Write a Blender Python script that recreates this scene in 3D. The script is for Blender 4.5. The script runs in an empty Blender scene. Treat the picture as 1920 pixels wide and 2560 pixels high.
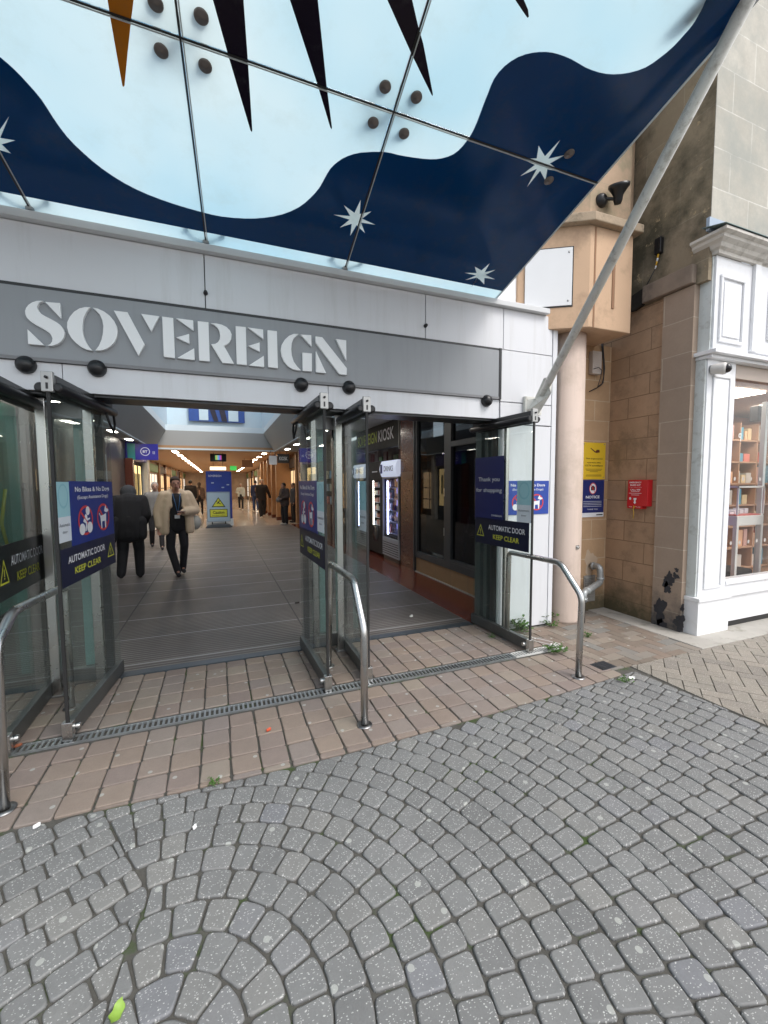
import bpy, bmesh, math, random
from mathutils import Vector, Matrix
random.seed(7)
R = math.radians
scene = bpy.context.scene
COL = scene.collection

# ------------------------------------------------------------------ camera
CAMH = 1.55
FPX = 1045.55            # focal length in pixels of the 1920 x 2560 photograph
YAW, PIT, ROL = R(21.5676), R(3.9013), R(0.3)
_f = Vector((math.sin(YAW)*math.cos(PIT), math.cos(YAW)*math.cos(PIT), -math.sin(PIT)))
_r = Vector((math.cos(YAW), -math.sin(YAW), 0))
_d = _f.cross(_r)
_r2 = math.cos(ROL)*_r + math.sin(ROL)*_d
_d2 = -math.sin(ROL)*_r + math.cos(ROL)*_d
CAM = Vector((0, 0, CAMH))
cd = bpy.data.cameras.new('camera')
cam = bpy.data.objects.new('camera', cd); COL.objects.link(cam)
cd.sensor_fit = 'VERTICAL'; cd.sensor_height = 36; cd.lens = 36*FPX/2560
cd.clip_start = 0.02; cd.clip_end = 1000
m3 = Matrix((_r2, -_d2, -_f)).transposed()
cam.matrix_world = Matrix.Translation(CAM) @ m3.to_4x4()
scene.camera = cam

# ------------------------------------------------------------------ sky, sun, exposure
W = bpy.data.worlds.new('World'); scene.world = W; W.use_nodes = True
nt = W.node_tree; nt.nodes.clear()
sky = nt.nodes.new('ShaderNodeTexSky'); sky.sky_type = 'NISHITA'; sky.sun_disc = False
sky.sun_elevation = R(52); sky.sun_rotation = R(150); sky.air_density = 1.0; sky.dust_density = 3.0; sky.ozone_density = 1.0
hs = nt.nodes.new('ShaderNodeHueSaturation'); hs.inputs['Saturation'].default_value = 0.35
bg = nt.nodes.new('ShaderNodeBackground'); bg.inputs[1].default_value = 0.15
wo = nt.nodes.new('ShaderNodeOutputWorld')
nt.links.new(sky.outputs[0], hs.inputs['Color']); nt.links.new(hs.outputs[0], bg.inputs[0]); nt.links.new(bg.outputs[0], wo.inputs[0])
sd = bpy.data.lights.new('sun', 'SUN'); sd.energy = 0.8; sd.angle = R(25); sd.color = (1, .97, .93)
sun = bpy.data.objects.new('sun', sd); COL.objects.link(sun)
_az = R(150); _el = R(52)
sdir = Vector((math.sin(_az)*math.cos(_el), math.cos(_az)*math.cos(_el), math.sin(_el)))
sun.rotation_euler = sdir.to_track_quat('Z', 'Y').to_euler()
scene.view_settings.view_transform = 'Standard'; scene.view_settings.look = 'None'
scene.view_settings.exposure = 0.80; scene.view_settings.gamma = 1
scene.cycles.use_denoising = True
scene.cycles.max_bounces = 10; scene.cycles.transparent_max_bounces = 24
scene.cycles.caustics_reflective = False; scene.cycles.caustics_refractive = False
scene.cycles.sample_clamp_indirect = 6

# ------------------------------------------------------------------ measuring helpers (photo pixel -> point on a real plane)
def ray(x, y):
    return _r2*((x-960)/FPX) + _d2*((y-1280)/FPX) + _f
def PZ(x, y, z=0.0):
    d = ray(x, y); return CAM + d*((z-CAMH)/d.z)
def PY(x, y, Y):
    d = ray(x, y); return CAM + d*(Y/d.y)
def PX(x, y, X):
    d = ray(x, y); return CAM + d*(X/d.x)
def PPL(x, y, p0, n):
    d = ray(x, y); p0 = Vector(p0); n = Vector(n); return CAM + d*((p0-CAM).dot(n)/d.dot(n))

# ------------------------------------------------------------------ materials
MATS = {}
def nmat(name):
    m = bpy.data.materials.new(name); m.use_nodes = True; MATS[name] = m
    t = m.node_tree; return m, t, t.nodes['Principled BSDF'], t.nodes['Material Output']
def ND(t, kind, **kw):
    n = t.nodes.new(kind)
    for k, v in kw.items():
        if k.startswith('i_'): n.inputs[k[2:].replace('_', ' ')].default_value = v
        else: setattr(n, k, v)
    return n
def c4(c): return (c[0], c[1], c[2], 1)
def mixc(t, fac, a, b, blend='MIX'):
    n = t.nodes.new('ShaderNodeMix'); n.data_type = 'RGBA'; n.blend_type = blend
    for sock, v in ((n.inputs[0], fac), (n.inputs[6], a), (n.inputs[7], b)):
        if isinstance(v, (int, float)): sock.default_value = v
        elif isinstance(v, tuple): sock.default_value = c4(v)
        else: t.links.new(v, sock)
    return n.outputs[2]
def ramp(t, fac, stops):
    n = t.nodes.new('ShaderNodeValToRGB'); e = n.color_ramp.elements
    while len(e) < len(stops): e.new(.5)
    for i, (p, c) in enumerate(stops):
        e[i].position = p; e[i].color = c4(c) if isinstance(c, tuple) else (c, c, c, 1)
    t.links.new(fac, n.inputs[0]); return n.outputs[0]
def noise(t, vec, scale, detail=4, rough=.55):
    n = ND(t, 'ShaderNodeTexNoise', i_Scale=scale, i_Detail=detail, i_Roughness=rough)
    if vec is not None: t.links.new(vec, n.inputs['Vector'])
    return n.outputs[0]
def objvec(t):
    g = t.nodes.new('ShaderNodeNewGeometry'); return g.outputs['Position']
def mth(t, op, a, b=None):
    n = t.nodes.new('ShaderNodeMath'); n.operation = op
    for i, v in enumerate((a, b)):
        if v is None: continue
        if isinstance(v, (int, float)): n.inputs[i].default_value = v
        else: t.links.new(v, n.inputs[i])
    return n.outputs[0]
def bump(t, p, h, strength=.3, dist=.005):
    b = ND(t, 'ShaderNodeBump', i_Strength=strength, i_Distance=dist); t.links.new(h, b.inputs['Height']); t.links.new(b.outputs[0], p.inputs['Normal'])
def M(name, base=(.5, .5, .5), rough=.5, metal=0.0, var=.12, scale=6, bmp=0.0, bscale=60, spec=.5, dirt=None, dirts=3):
    if name in MATS: return MATS[name]
    m, t, p, o = nmat(name); v = objvec(t)
    n = noise(t, v, scale)
    lo = tuple(c*(1-var) for c in base); hi = tuple(min(1, c*(1+var)) for c in base)
    c = mixc(t, n, lo, hi)
    if dirt:
        d = ramp(t, noise(t, v, dirts, 8, .7), [(.52, 0.0), (.75, 1.0)])
        c = mixc(t, d, c, dirt)
    t.links.new(c, p.inputs['Base Color'])
    t.links.new(mth(t, 'ADD', mth(t, 'MULTIPLY', n, .15), rough-.07), p.inputs['Roughness'])
    p.inputs['Metallic'].default_value = metal; p.inputs['Specular IOR Level'].default_value = spec
    if bmp: bump(t, p, noise(t, v, bscale), bmp, .004)
    return m
def EM(name, col, s=1.0):
    if name in MATS: return MATS[name]
    m, t, p, o = nmat(name)
    p.inputs['Base Color'].default_value = c4(col); p.inputs['Emission Color'].default_value = c4(col); p.inputs['Emission Strength'].default_value = s
    return m
def GLASS(name, tint=(.86, .93, .9), ior=1.5, rough=0.0, refl=1.0):
    m, t, p, o = nmat(name); t.nodes.remove(p)
    tr = ND(t, 'ShaderNodeBsdfTransparent'); tr.inputs[0].default_value = c4(tint)
    if name == 'door_glass':
        dfg = ND(t, 'ShaderNodeBsdfDiffuse'); dfg.inputs[0].default_value = (.6, .65, .63, 1); sm_ = t.nodes.new('ShaderNodeMixShader')
        mp = ND(t, 'ShaderNodeMapping'); mp.inputs['Scale'].default_value = (3, 3, .8); t.links.new(objvec(t), mp.inputs[0])
        t.links.new(mth(t, 'MULTIPLY', ramp(t, noise(t, mp.outputs[0], 1.6, 9, .72), [(.42, .15), (.75, 1.0)]), .06), sm_.inputs[0]); t.links.new(tr.outputs[0], sm_.inputs[1]); t.links.new(dfg.outputs[0], sm_.inputs[2]); tr = sm_
    gl = ND(t, 'ShaderNodeBsdfGlossy'); gl.inputs['Roughness'].default_value = rough
    lw = ND(t, 'ShaderNodeLayerWeight'); lw.inputs[0].default_value = .5
    r0 = ((ior-1)/(ior+1))**2; frv = mth(t, 'ADD', mth(t, 'MULTIPLY', mth(t, 'POWER', lw.outputs['Facing'], 5.0), 1-r0), r0)
    mx = t.nodes.new('ShaderNodeMixShader')
    t.links.new(mth(t, 'MULTIPLY', frv, refl), mx.inputs[0]); t.links.new(tr.outputs[0], mx.inputs[1]); t.links.new(gl.outputs[0], mx.inputs[2]); t.links.new(mx.outputs[0], o.inputs[0])
    return m
def BLOCKS(name, axis, bw, bh, cols, mortar, msize=.006, off=.5, u0=0, v0=0, stain=None, stainlo=.5, stainsc=1.5, bm=.25, algae=None, rough=.85, marks=None):
    """coursed stone; axis 'x' = wall faces along X (uses Y,Z), 'y' = wall faces along Y (uses X,Z)"""
    m, t, p, o = nmat(name); v = objvec(t)
    s = t.nodes.new('ShaderNodeSeparateXYZ'); t.links.new(v, s.inputs[0])
    cb = t.nodes.new('ShaderNodeCombineXYZ')
    t.links.new(mth(t, 'ADD', s.outputs[1 if axis == 'x' else 0], -u0), cb.inputs[0]); t.links.new(mth(t, 'ADD', s.outputs[2], -v0), cb.inputs[1])
    # slightly wavy joints
    wn = ND(t, 'ShaderNodeTexNoise', i_Scale=3.0, i_Detail=3.0); t.links.new(v, wn.inputs['Vector'])
    vm = t.nodes.new('ShaderNodeVectorMath'); vm.operation = 'SCALE'; t.links.new(wn.outputs[1], vm.inputs[0]); vm.inputs['Scale'].default_value = .012
    va = t.nodes.new('ShaderNodeVectorMath'); va.operation = 'ADD'; t.links.new(cb.outputs[0], va.inputs[0]); t.links.new(vm.outputs[0], va.inputs[1])
    b = t.nodes.new('ShaderNodeTexBrick'); b.offset = off
    b.inputs['Scale'].default_value = 1; b.inputs['Brick Width'].default_value = bw; b.inputs['Row Height'].default_value = bh
    b.inputs['Mortar Size'].default_value = msize; b.inputs['Mortar Smooth'].default_value = .3; b.inputs['Bias'].default_value = 0
    b.inputs['Color1'].default_value = c4(cols[0]); b.inputs['Color2'].default_value = c4(cols[1]); b.inputs['Mortar'].default_value = c4(mortar)
    t.links.new(va.outputs[0], b.inputs['Vector'])
    c = b.outputs[0]
    n1 = noise(t, v, 5, 8, .65); c = mixc(t, mth(t, 'MULTIPLY', ramp(t, n1, [(.3, 0.0), (.7, 1.0)]), .45), c, tuple(x*.72 for x in cols[0]), 'MIX')
    n2 = noise(t, v, 45, 4, .6); c = mixc(t, .25, c, ramp(t, n2, [(.3, .75), (.7, 1.0)]), 'MULTIPLY')
    if stain:
        sn = ramp(t, noise(t, v, stainsc, 10, .68), [(stainlo-.06, 0.0), (stainlo+.1, 1.0)]); c = mixc(t, sn, c, stain)
    if marks:
        sn = ramp(t, noise(t, v, marks[1], 12, .8), [(marks[2], 0.0), (marks[2]+.03, 1.0)]); c = mixc(t, sn, c, marks[0])
    if algae:
        h = ramp(t, mth(t, 'ADD', s.outputs[2], mth(t, 'MULTIPLY', noise(t, v, 4, 6, .7), .9)), [(.45, 1.0), (.85, 0.0)])
        c = mixc(t, h, c, algae)
    t.links.new(c, p.inputs['Base Color']); p.inputs['Roughness'].default_value = rough; p.inputs['Specular IOR Level'].default_value = .25
    bump(t, p, mth(t, 'ADD', mth(t, 'MULTIPLY', b.outputs[1], -.6), mth(t, 'MULTIPLY', n2, .25)), bm, .006)
    return m

# ------------------------------------------------------------------ object helpers
def tag(o, label=None, cat=None, group=None, kind=None):
    if label: o['label'] = label
    if cat: o['category'] = cat
    if group: o['group'] = group
    if kind: o['kind'] = kind
    return o
def thing(name, label, cat, loc=(0, 0, 0), rz=0.0, group=None):
    o = bpy.data.objects.new(name, None); COL.objects.link(o)
    o.location = loc; o.rotation_euler = (0, 0, rz); o.empty_display_size = .1
    return tag(o, label, cat, group)
class MB:
    def __init__(s): s.v = []; s.f = []; s.mi = []; s.sm = []
    def add(s, vs, fs, mi=0, smooth=False):
        b = len(s.v); s.v += [tuple(p) for p in vs]
        for f in fs: s.f.append(tuple(i+b for i in f)); s.mi.append(mi); s.sm.append(smooth)
        return s
    def box(s, x0, x1, y0, y1, z0, z1, mi=0):
        vs = [(x, y, z) for z in (z0, z1) for y in (y0, y1) for x in (x0, x1)]
        return s.add(vs, [(0, 2, 3, 1), (4, 5, 7, 6), (0, 1, 5, 4), (2, 6, 7, 3), (0, 4, 6, 2), (1, 3, 7, 5)], mi)
    def quad(s, a, b, c, d, mi=0): return s.add([a, b, c, d], [(0, 1, 2, 3)], mi)
    def prism(s, pts, off, mi=0):
        """flat outline pts (3D) pushed by vector off; concave outlines are triangulated"""
        off = Vector(off); n = len(pts); P = [Vector(p) for p in pts]; Q = [p+off for p in P]
        from mathutils.geometry import tessellate_polygon
        tris = tessellate_polygon([P])
        fs = [tuple(t) for t in tris] + [tuple(i+n for i in reversed(t)) for t in tris]
        fs += [(i, (i+1) % n, (i+1) % n+n, i+n) for i in range(n)]
        return s.add(P+Q, fs, mi)
    def tube(s, path, r, seg=12, mi=0, cap=True):
        P = [Vector(p) for p in path]; n = len(P); rs = r if isinstance(r, (list, tuple)) else [r]*n
        vs = []; up = None
        for i, p in enumerate(P):
            d = ((P[i+1]-p).normalized() if i < n-1 else Vector((0, 0, 0))) + ((p-P[i-1]).normalized() if i else Vector((0, 0, 0)))
            d.normalize()
            if up is None:
                up = Vector((0, 0, 1)) if abs(d.z) < .9 else Vector((1, 0, 0))
            a = (up - d*up.dot(d)).normalized(); b = d.cross(a); up = a
            for k in range(seg):
                th = 2*math.pi*k/seg; vs.append(p + (a*math.cos(th)+b*math.sin(th))*rs[i])
        fs = [(i*seg+k, i*seg+(k+1) % seg, (i+1)*seg+(k+1) % seg, (i+1)*seg+k) for i in range(n-1) for k in range(seg)]
        s.add(vs, fs, mi, True)
        if cap:
            s.add(vs[:seg], [tuple(reversed(range(seg)))], mi); s.add(vs[-seg:], [tuple(range(seg))], mi)
        return s
    def lathe(s, prof, c=(0, 0, 0), ax=(0, 0, 1), seg=24, mi=0):
        """prof: list of (radius, height) along ax from c"""
        ax = Vector(ax).normalized(); c = Vector(c)
        a = ax.orthogonal().normalized(); b = ax.cross(a); vs = []
        for r, h in prof:
            for k in range(seg):
                th = 2*math.pi*k/seg; vs.append(c+ax*h+(a*math.cos(th)+b*math.sin(th))*max(r, 1e-4))
        fs = [(i*seg+k, i*seg+(k+1) % seg, (i+1)*seg+(k+1) % seg, (i+1)*seg+k) for i in range(len(prof)-1) for k in range(seg)]
        s.add(vs, fs, mi, True); return s
    def build(s, name, mat, parent=None, bev=0, label=None):
        me = bpy.data.meshes.new(name); me.from_pydata(s.v, [], s.f)
        for m in (mat if isinstance(mat, (list, tuple)) else [mat]): me.materials.append(m)
        me.polygons.foreach_set('material_index', s.mi); me.polygons.foreach_set('use_smooth', s.sm)
        bm = bmesh.new(); bm.from_mesh(me)
        if len(s.f) < 4000: bmesh.ops.remove_doubles(bm, verts=bm.verts, dist=1e-5)
        bmesh.ops.recalc_face_normals(bm, faces=bm.faces); bm.to_mesh(me); bm.free()
        o = bpy.data.objects.new(name, me); COL.objects.link(o)
        if parent: o.parent = parent
        if label: o['label'] = label
        if bev:
            b = o.modifiers.new('bevel', 'BEVEL'); b.width = bev; b.segments = 2; b.limit_method = 'ANGLE'; b.angle_limit = R(40)
        return o
def solo(o, label, cat, group=None): return tag(o, label, cat, group)
def struct(o, label): o['kind'] = 'structure'; o['label'] = label; return o
def text(s, center, right, up, w, h, mat, parent=None, name='lettering', bold=0.0, lift=.0015):
    """flat real lettering fitted into w x h (h None: natural)"""
    cu = bpy.data.curves.new(name, 'FONT'); cu.body = s; cu.align_x = 'CENTER'; cu.offset = bold; cu.resolution_u = 3
    tmp = bpy.data.objects.new(name, cu); COL.objects.link(tmp)
    dg = bpy.context.evaluated_depsgraph_get(); dg.update()
    me = bpy.data.meshes.new_from_object(tmp.evaluated_get(dg)); bpy.data.objects.remove(tmp)
    vs = [v.co.copy() for v in me.vertices]
    if not vs: return None
    x0 = min(v.x for v in vs); x1 = max(v.x for v in vs); y0 = min(v.y for v in vs); y1 = max(v.y for v in vs)
    sx = w/(x1-x0); sy = (h/(y1-y0)) if h else sx
    right = Vector(right).normalized(); up = Vector(up).normalized(); nrm = right.cross(up); c = Vector(center)
    for v in me.vertices:
        v.co = c + right*((v.co.x-(x0+x1)/2)*sx) + up*((v.co.y-(y0+y1)/2)*sy) + nrm*lift
    me.materials.clear(); me.materials.append(mat); me.name = name
    o = bpy.data.objects.new(name, me); COL.objects.link(o); o.parent = parent
    return o
def disc(mb, c, right, up, rx, ry, lift, seg=28, ri=0, mi=0, a0=0, a1=2*math.pi):
    right = Vector(right); up = Vector(up); n = right.cross(up).normalized(); c = Vector(c)+n*lift
    full = abs(a1-a0-2*math.pi) < 1e-6; k = seg
    o = [c+right*(rx*math.cos(a0+(a1-a0)*i/k))+up*(ry*math.sin(a0+(a1-a0)*i/k)) for i in range(k if full else k+1)]
    if ri:
        q = [c+right*(rx*ri*math.cos(a0+(a1-a0)*i/k))+up*(ry*ri*math.sin(a0+(a1-a0)*i/k)) for i in range(k if full else k+1)]
        L = len(o); mb.add(o+q, [(i, (i+1) % L, (i+1) % L+L, i+L) for i in range(L if full else L-1)], mi)
    else: mb.add(o, [tuple(range(len(o)))], mi)
def fpoly(mb, pts, c, right, up, lift, mi=0):
    right = Vector(right); up = Vector(up); n = right.cross(up).normalized(); c = Vector(c)+n*lift
    P = [c+right*x+up*y for x, y in pts]
    from mathutils.geometry import tessellate_polygon
    mb.add(P, [tuple(t) for t in tessellate_polygon([P])], mi)

# ------------------------------------------------------------------ common materials
WHITE = M('white_paint', (.78, .79, .80), .5, var=.04, scale=3)
PANEL = M('white_facade_panel', (.70, .71, .74), .36, var=.03, scale=.9)
def streaks(m_, col, amt=.35, sx=9, sz=.7, lo=.52):
    t = m_.node_tree; p = t.nodes['Principled BSDF']; src = p.inputs['Base Color'].links[0].from_socket
    mp = ND(t, 'ShaderNodeMapping'); mp.inputs['Scale'].default_value = (sx, sx, sz); t.links.new(objvec(t), mp.inputs[0])
    f = ramp(t, noise(t, mp.outputs[0], 1.0, 8, .7), [(lo, 0.0), (lo+.25, 1.0)])
    t.links.new(mixc(t, mth(t, 'MULTIPLY', f, amt), src, col), p.inputs['Base Color'])
streaks(PANEL, (.42, .41, .38), .30)
SIGNG = M('grey_sign_panel', (.30, .315, .335), .45, var=.03, scale=2); streaks(SIGNG, (.20, .21, .22), .35)
LETTER = M('white_letter', (.90, .91, .92), .5, var=.02)
BLACK = M('black_plastic', (.012, .012, .014), .35, var=.3)
RUBBER = M('black_rubber', (.02, .02, .02), .7, var=.3)
DARKFR = M('dark_frame', (.035, .04, .045), .35, var=.2)
STEEL = M('brushed_steel', (.56, .56, .55), .27, metal=1, var=.03, scale=4)
STEELD = M('dull_steel', (.30, .30, .30), .38, metal=1, var=.18, scale=10)
DOORM = M('door_rail_metal', (.12, .125, .125), .38, metal=.6, var=.25, scale=12)
GALV = M('galvanised_steel', (.42, .44, .45), .45, metal=.8, var=.3, scale=25)
DGLASS = GLASS('door_glass', (.925, .965, .95), 1.5)
NAVY = M('navy_print', (.005, .026, .21), .4, var=.06)
NAVYD = M('dark_navy_print', (.006, .01, .035), .4, var=.1)
NAVYP = M('deep_navy_print', (.008, .016, .12), .4, var=.06)
INKW = M('white_ink', (.78, .8, .84), .6, var=.02)
INKY = M('yellow_ink', (.62, .64, .06), .6, var=.02)
INKR = M('red_ink', (.62, .05, .05), .5, var=.03)
INKK = M('black_ink', (.015, .015, .018), .6, var=.1)
STICKA = M('aqua_sticker', (.35, .62, .68), .4, var=.05)
STICKW = M('pale_sticker', (.70, .76, .82), .4, var=.04)

# ================================================================== GROUND
def clip(poly, a, b, c):
    """keep a*x+b*y<=c"""
    out = []
    for i in range(len(poly)):
        p, q = poly[i], poly[(i+1) % len(poly)]
        dp = a*p[0]+b*p[1]-c; dq = a*q[0]+b*q[1]-c
        if dp <= 0: out.append(p)
        if (dp < 0) != (dq < 0) and dp != dq:
            k = dp/(dp-dq); out.append((p[0]+(q[0]-p[0])*k, p[1]+(q[1]-p[1])*k))
    return out
def area(p): return sum(p[i][0]*p[(i+1) % len(p)][1]-p[(i+1) % len(p)][0]*p[i][1] for i in range(len(p)))/2
class Setts:
    def __init__(s): s.v = []; s.f = []; s.t = []; s.sm = []
    def add(s, poly, gap=.008, rc=.014, rim=.006, tone=None, dz=0, tilt=.004):
        A = area(poly)
        if abs(A) < .0006: return
        if A < 0: poly = poly[::-1]
        # drop near duplicates
        pp = []
        for p in poly:
            if not pp or math.hypot(p[0]-pp[-1][0], p[1]-pp[-1][1]) > .006: pp.append(p)
        if len(pp) > 2 and math.hypot(pp[0][0]-pp[-1][0], pp[0][1]-pp[-1][1]) < .006: pp.pop()
        if len(pp) < 3: return
        n = len(pp); ins = []
        for i in range(n):
            p0, p, p1 = Vector(pp[i-1]), Vector(pp[i]), Vector(pp[(i+1) % n])
            e0 = (p-p0).normalized(); e1 = (p1-p).normalized()
            n0 = Vector((-e0.y, e0.x)); n1 = Vector((-e1.y, e1.x)); b = n0+n1
            d = b.length_squared
            if d < .3: return
            ins.append(p+b*(gap/2)*2/d)
        def ring(k, r):
            out = []
            for i in range(n):
                p0, p, p1 = ins[i-1], ins[i], ins[(i+1) % n]
                a = (p0-p); b = (p1-p); la = a.length; lb = b.length
                if la < 1e-4 or lb < 1e-4: continue
                rr = min(r, la*.42, lb*.42); A_ = p+a/la*rr; B_ = p+b/lb*rr
                for q in (0, .33, .67, 1): out.append(A_*(1-q)**2+p*2*q*(1-q)+B_*q*q)
            c = sum(out, Vector((0, 0)))/len(out)
            return [c+(o-c)*(1-k/max((o-c).length, .01)) for o in out], c
        tx = random.uniform(-tilt, tilt)*8; ty = random.uniform(-tilt, tilt)*8; h = random.uniform(-.0022, .0012)+dz
        r0, c = ring(0, rc); L = len(r0); base = len(s.v)
        r1, _ = ring(rim*.3, rc*1.1); r2, _ = ring(rim, rc*1.2)
        zt = lambda q: h+(q.x-c.x)*tx*.1+(q.y-c.y)*ty*.1
        for rg, z in ((r0, -.03), (r0, -.0065), (r1, -.0022), (r2, 0)):
            for q in rg: s.v.append((q.x, q.y, z+zt(q)))
        for j in range(3):
            for i in range(L): s.f.append((base+j*L+i, base+j*L+(i+1) % L, base+(j+1)*L+(i+1) % L, base+(j+1)*L+i)); s.sm.append(j > 0)
        s.f.append(tuple(base+3*L+i for i in range(L))); s.sm.append(False)
        tv = random.random() if tone is None else tone
        s.t += [tv]*(3*L+1)
    def build(s, name, mat):
        me = bpy.data.meshes.new(name); me.from_pydata(s.v, [], s.f); me.materials.append(mat)
        a = me.attributes.new('tone', 'FLOAT', 'FACE'); a.data.foreach_set('value', s.t)
        me.polygons.foreach_set('use_smooth', s.sm)
        o = bpy.data.objects.new(name, me); COL.objects.link(o); return o
def settmat(name, stops, fleck=None, rough=.66, gum=True, moss=None):
    m, t, p, o = nmat(name); v = objvec(t)
    at = ND(t, 'ShaderNodeAttribute', attribute_name='tone')
    c = ramp(t, at.outputs['Fac'], stops)
    n1 = noise(t, v, 2.2, 8, .7); c = mixc(t, .6, c, ramp(t, n1, [(.3, .70), (.7, 1.0)]), 'MULTIPLY')
    n2 = noise(t, v, 180, 3, .6); c = mixc(t, .3, c, ramp(t, n2, [(.3, .62), (.7, 1.0)]), 'MULTIPLY')
    n3 = noise(t, v, 22, 5, .7); c = mixc(t, .3, c, ramp(t, n3, [(.35, .7), (.7, 1.0)]), 'MULTIPLY')
    if fleck:
        for sc, th, sel in ((62, .17, .72), (100, .19, .80), (34, .09, .84)):
            vo = ND(t, 'ShaderNodeTexVoronoi', i_Scale=sc); vo.voronoi_dimensions = '2D'
            mp = ND(t, 'ShaderNodeMapping'); mp.inputs['Scale'].default_value = (1, 1.7 if sc != 45 else 1, 1); mp.inputs['Rotation'].default_value = (0, 0, sc*.3)
            wv = ND(t, 'ShaderNodeTexNoise', i_Scale=60.0); t.links.new(v, wv.inputs['Vector'])
            vs = t.nodes.new('ShaderNodeVectorMath'); vs.operation = 'SCALE'; vs.inputs['Scale'].default_value = .012; t.links.new(wv.outputs[1], vs.inputs[0])
            va = t.nodes.new('ShaderNodeVectorMath'); va.operation = 'ADD'; t.links.new(v, va.inputs[0]); t.links.new(vs.outputs[0], va.inputs[1])
            t.links.new(va.outputs[0], mp.inputs[0]); t.links.new(mp.outputs[0], vo.inputs['Vector'])
            sp = t.nodes.new('ShaderNodeSeparateColor'); t.links.new(vo.outputs['Color'], sp.inputs[0])
            f = mth(t, 'MULTIPLY', mth(t, 'LESS_THAN', vo.outputs['Distance'], th), mth(t, 'GREATER_THAN', sp.outputs[0], sel))
            c = mixc(t, mth(t, 'MULTIPLY', f, .8), c, mixc(t, sp.outputs[1], fleck, tuple(min(1, x*1.5) for x in fleck)))
    if gum:
        vo = ND(t, 'ShaderNodeTexVoronoi', i_Scale=5.5); vo.voronoi_dimensions = '2D'; t.links.new(v, vo.inputs['Vector'])
        sp = t.nodes.new('ShaderNodeSeparateColor'); t.links.new(vo.outputs['Color'], sp.inputs[0])
        f = mth(t, 'MULTIPLY', mth(t, 'LESS_THAN', mth(t, 'ADD', vo.outputs['Distance'], mth(t, 'MULTIPLY', n3, .02)), .075), mth(t, 'GREATER_THAN', sp.outputs[0], .55))
        c = mixc(t, mth(t, 'MULTIPLY', f, .7), c, (.42, .43, .40))
    t.links.new(c, p.inputs['Base Color']); p.inputs['Specular IOR Level'].default_value = .35
    t.links.new(mth(t, 'ADD', mth(t, 'MULTIPLY', n3, .25), rough-.15), p.inputs['Roughness'])
    bump(t, p, mth(t, 'ADD', n2, mth(t, 'MULTIPLY', n3, .8)), .35, .003)
    return m
M_SETT = settmat('grey_sett', [(0, (.205, .207, .205)), (.35, (.245, .247, .243)), (.7, (.225, .228, .226)), (.9, (.265, .262, .25)), (1, (.225, .23, .245))], (.40, .40, .385))
M_BRK = settmat('brown_paver', [(0, (.325, .26, .215)), (.3, (.285, .23, .205)), (.55, (.335, .265, .215)), (.75, (.29, .245, .225)), (1, (.35, .295, .24))], rough=.8)
M_BUF = settmat('buff_brick', [(0, (.30, .275, .235)), (.5, (.34, .305, .26)), (1, (.27, .245, .215))], (.42, .40, .36), rough=.85, gum=False)
M_MIX = settmat('worn_brick', [(0, (.22, .185, .15)), (.4, (.29, .225, .18)), (.7, (.25, .24, .22)), (1, (.32, .27, .22))], rough=.85)
m, t, p, o = nmat('joint_sand'); v = objvec(t)
c = mixc(t, noise(t, v, 30, 8, .7), (.05, .048, .042), (.12, .113, .10))
c = mixc(t, ramp(t, noise(t, v, 2.5, 9, .75), [(.54, 0.0), (.62, 1.0)]), c, (.045, .075, .018))
t.links.new(c, p.inputs['Base Color']); p.inputs['Roughness'].default_value = .95; bump(t, p, noise(t, v, 120), .6, .004)
MORT = m
g = MB(); g.quad((-150, -150, -.0115), (150, -150, -.0115), (150, 150, -.0115), (-150, 150, -.0115))
struct(g.build('ground', MORT), 'dark sandy ground showing in the joints between the paving')

YB = lambda x: 2.235+.028*abs(x-.6)**1.6
XR = lambda y: 3.19-.06*max(0, y-1.7)
SEAM = [(3.5, -.75), (2.25, -.55), (1.95, -.41), (1.72, -.29), (1.45, -.345), (1.1, -.38), (.7, -.42), (.2, -.5), (-3, -.8)]
def seamx(y):
    for (y0, x0), (y1, x1) in zip(SEAM, SEAM[1:]):
        if y1 <= y <= y0: return x1+(x0-x1)*(y-y1)/(y0-y1)
    return -.8
S = Setts(); CX, CY = -.21, 1.15
def jit(p, a=.0035): return (p[0]+random.uniform(-a, a), p[1]+random.uniform(-a, a))
def clipsett(poly, left):
    cx = sum(p[0] for p in poly)/len(poly); cy = sum(p[1] for p in poly)/len(poly)
    # brick edge (tangent line), herringbone edge, seam
    e = .05; s = (YB(cx+e)-YB(cx-e))/(2*e)
    if not (-3.0 < cx < 4 and -2.2 < cy < 3): return None
    poly = clip(poly, -s, 1, YB(cx)-s*cx-.004)
    if len(poly) > 2: s2 = -.06 if cy > 1.7 else 0; poly = clip(poly, 1, -s2, XR(cy)-s2*cy-.003)
    if len(poly) > 2:
        s3 = (seamx(cy+e)-seamx(cy-e))/(2*e); c0 = seamx(cy)-s3*cy
        poly = clip(poly, 1, -s3, c0) if left else clip(poly, -1, s3, -c0)
    return poly if len(poly) > 2 else None
k = 0; r = .02
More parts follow.
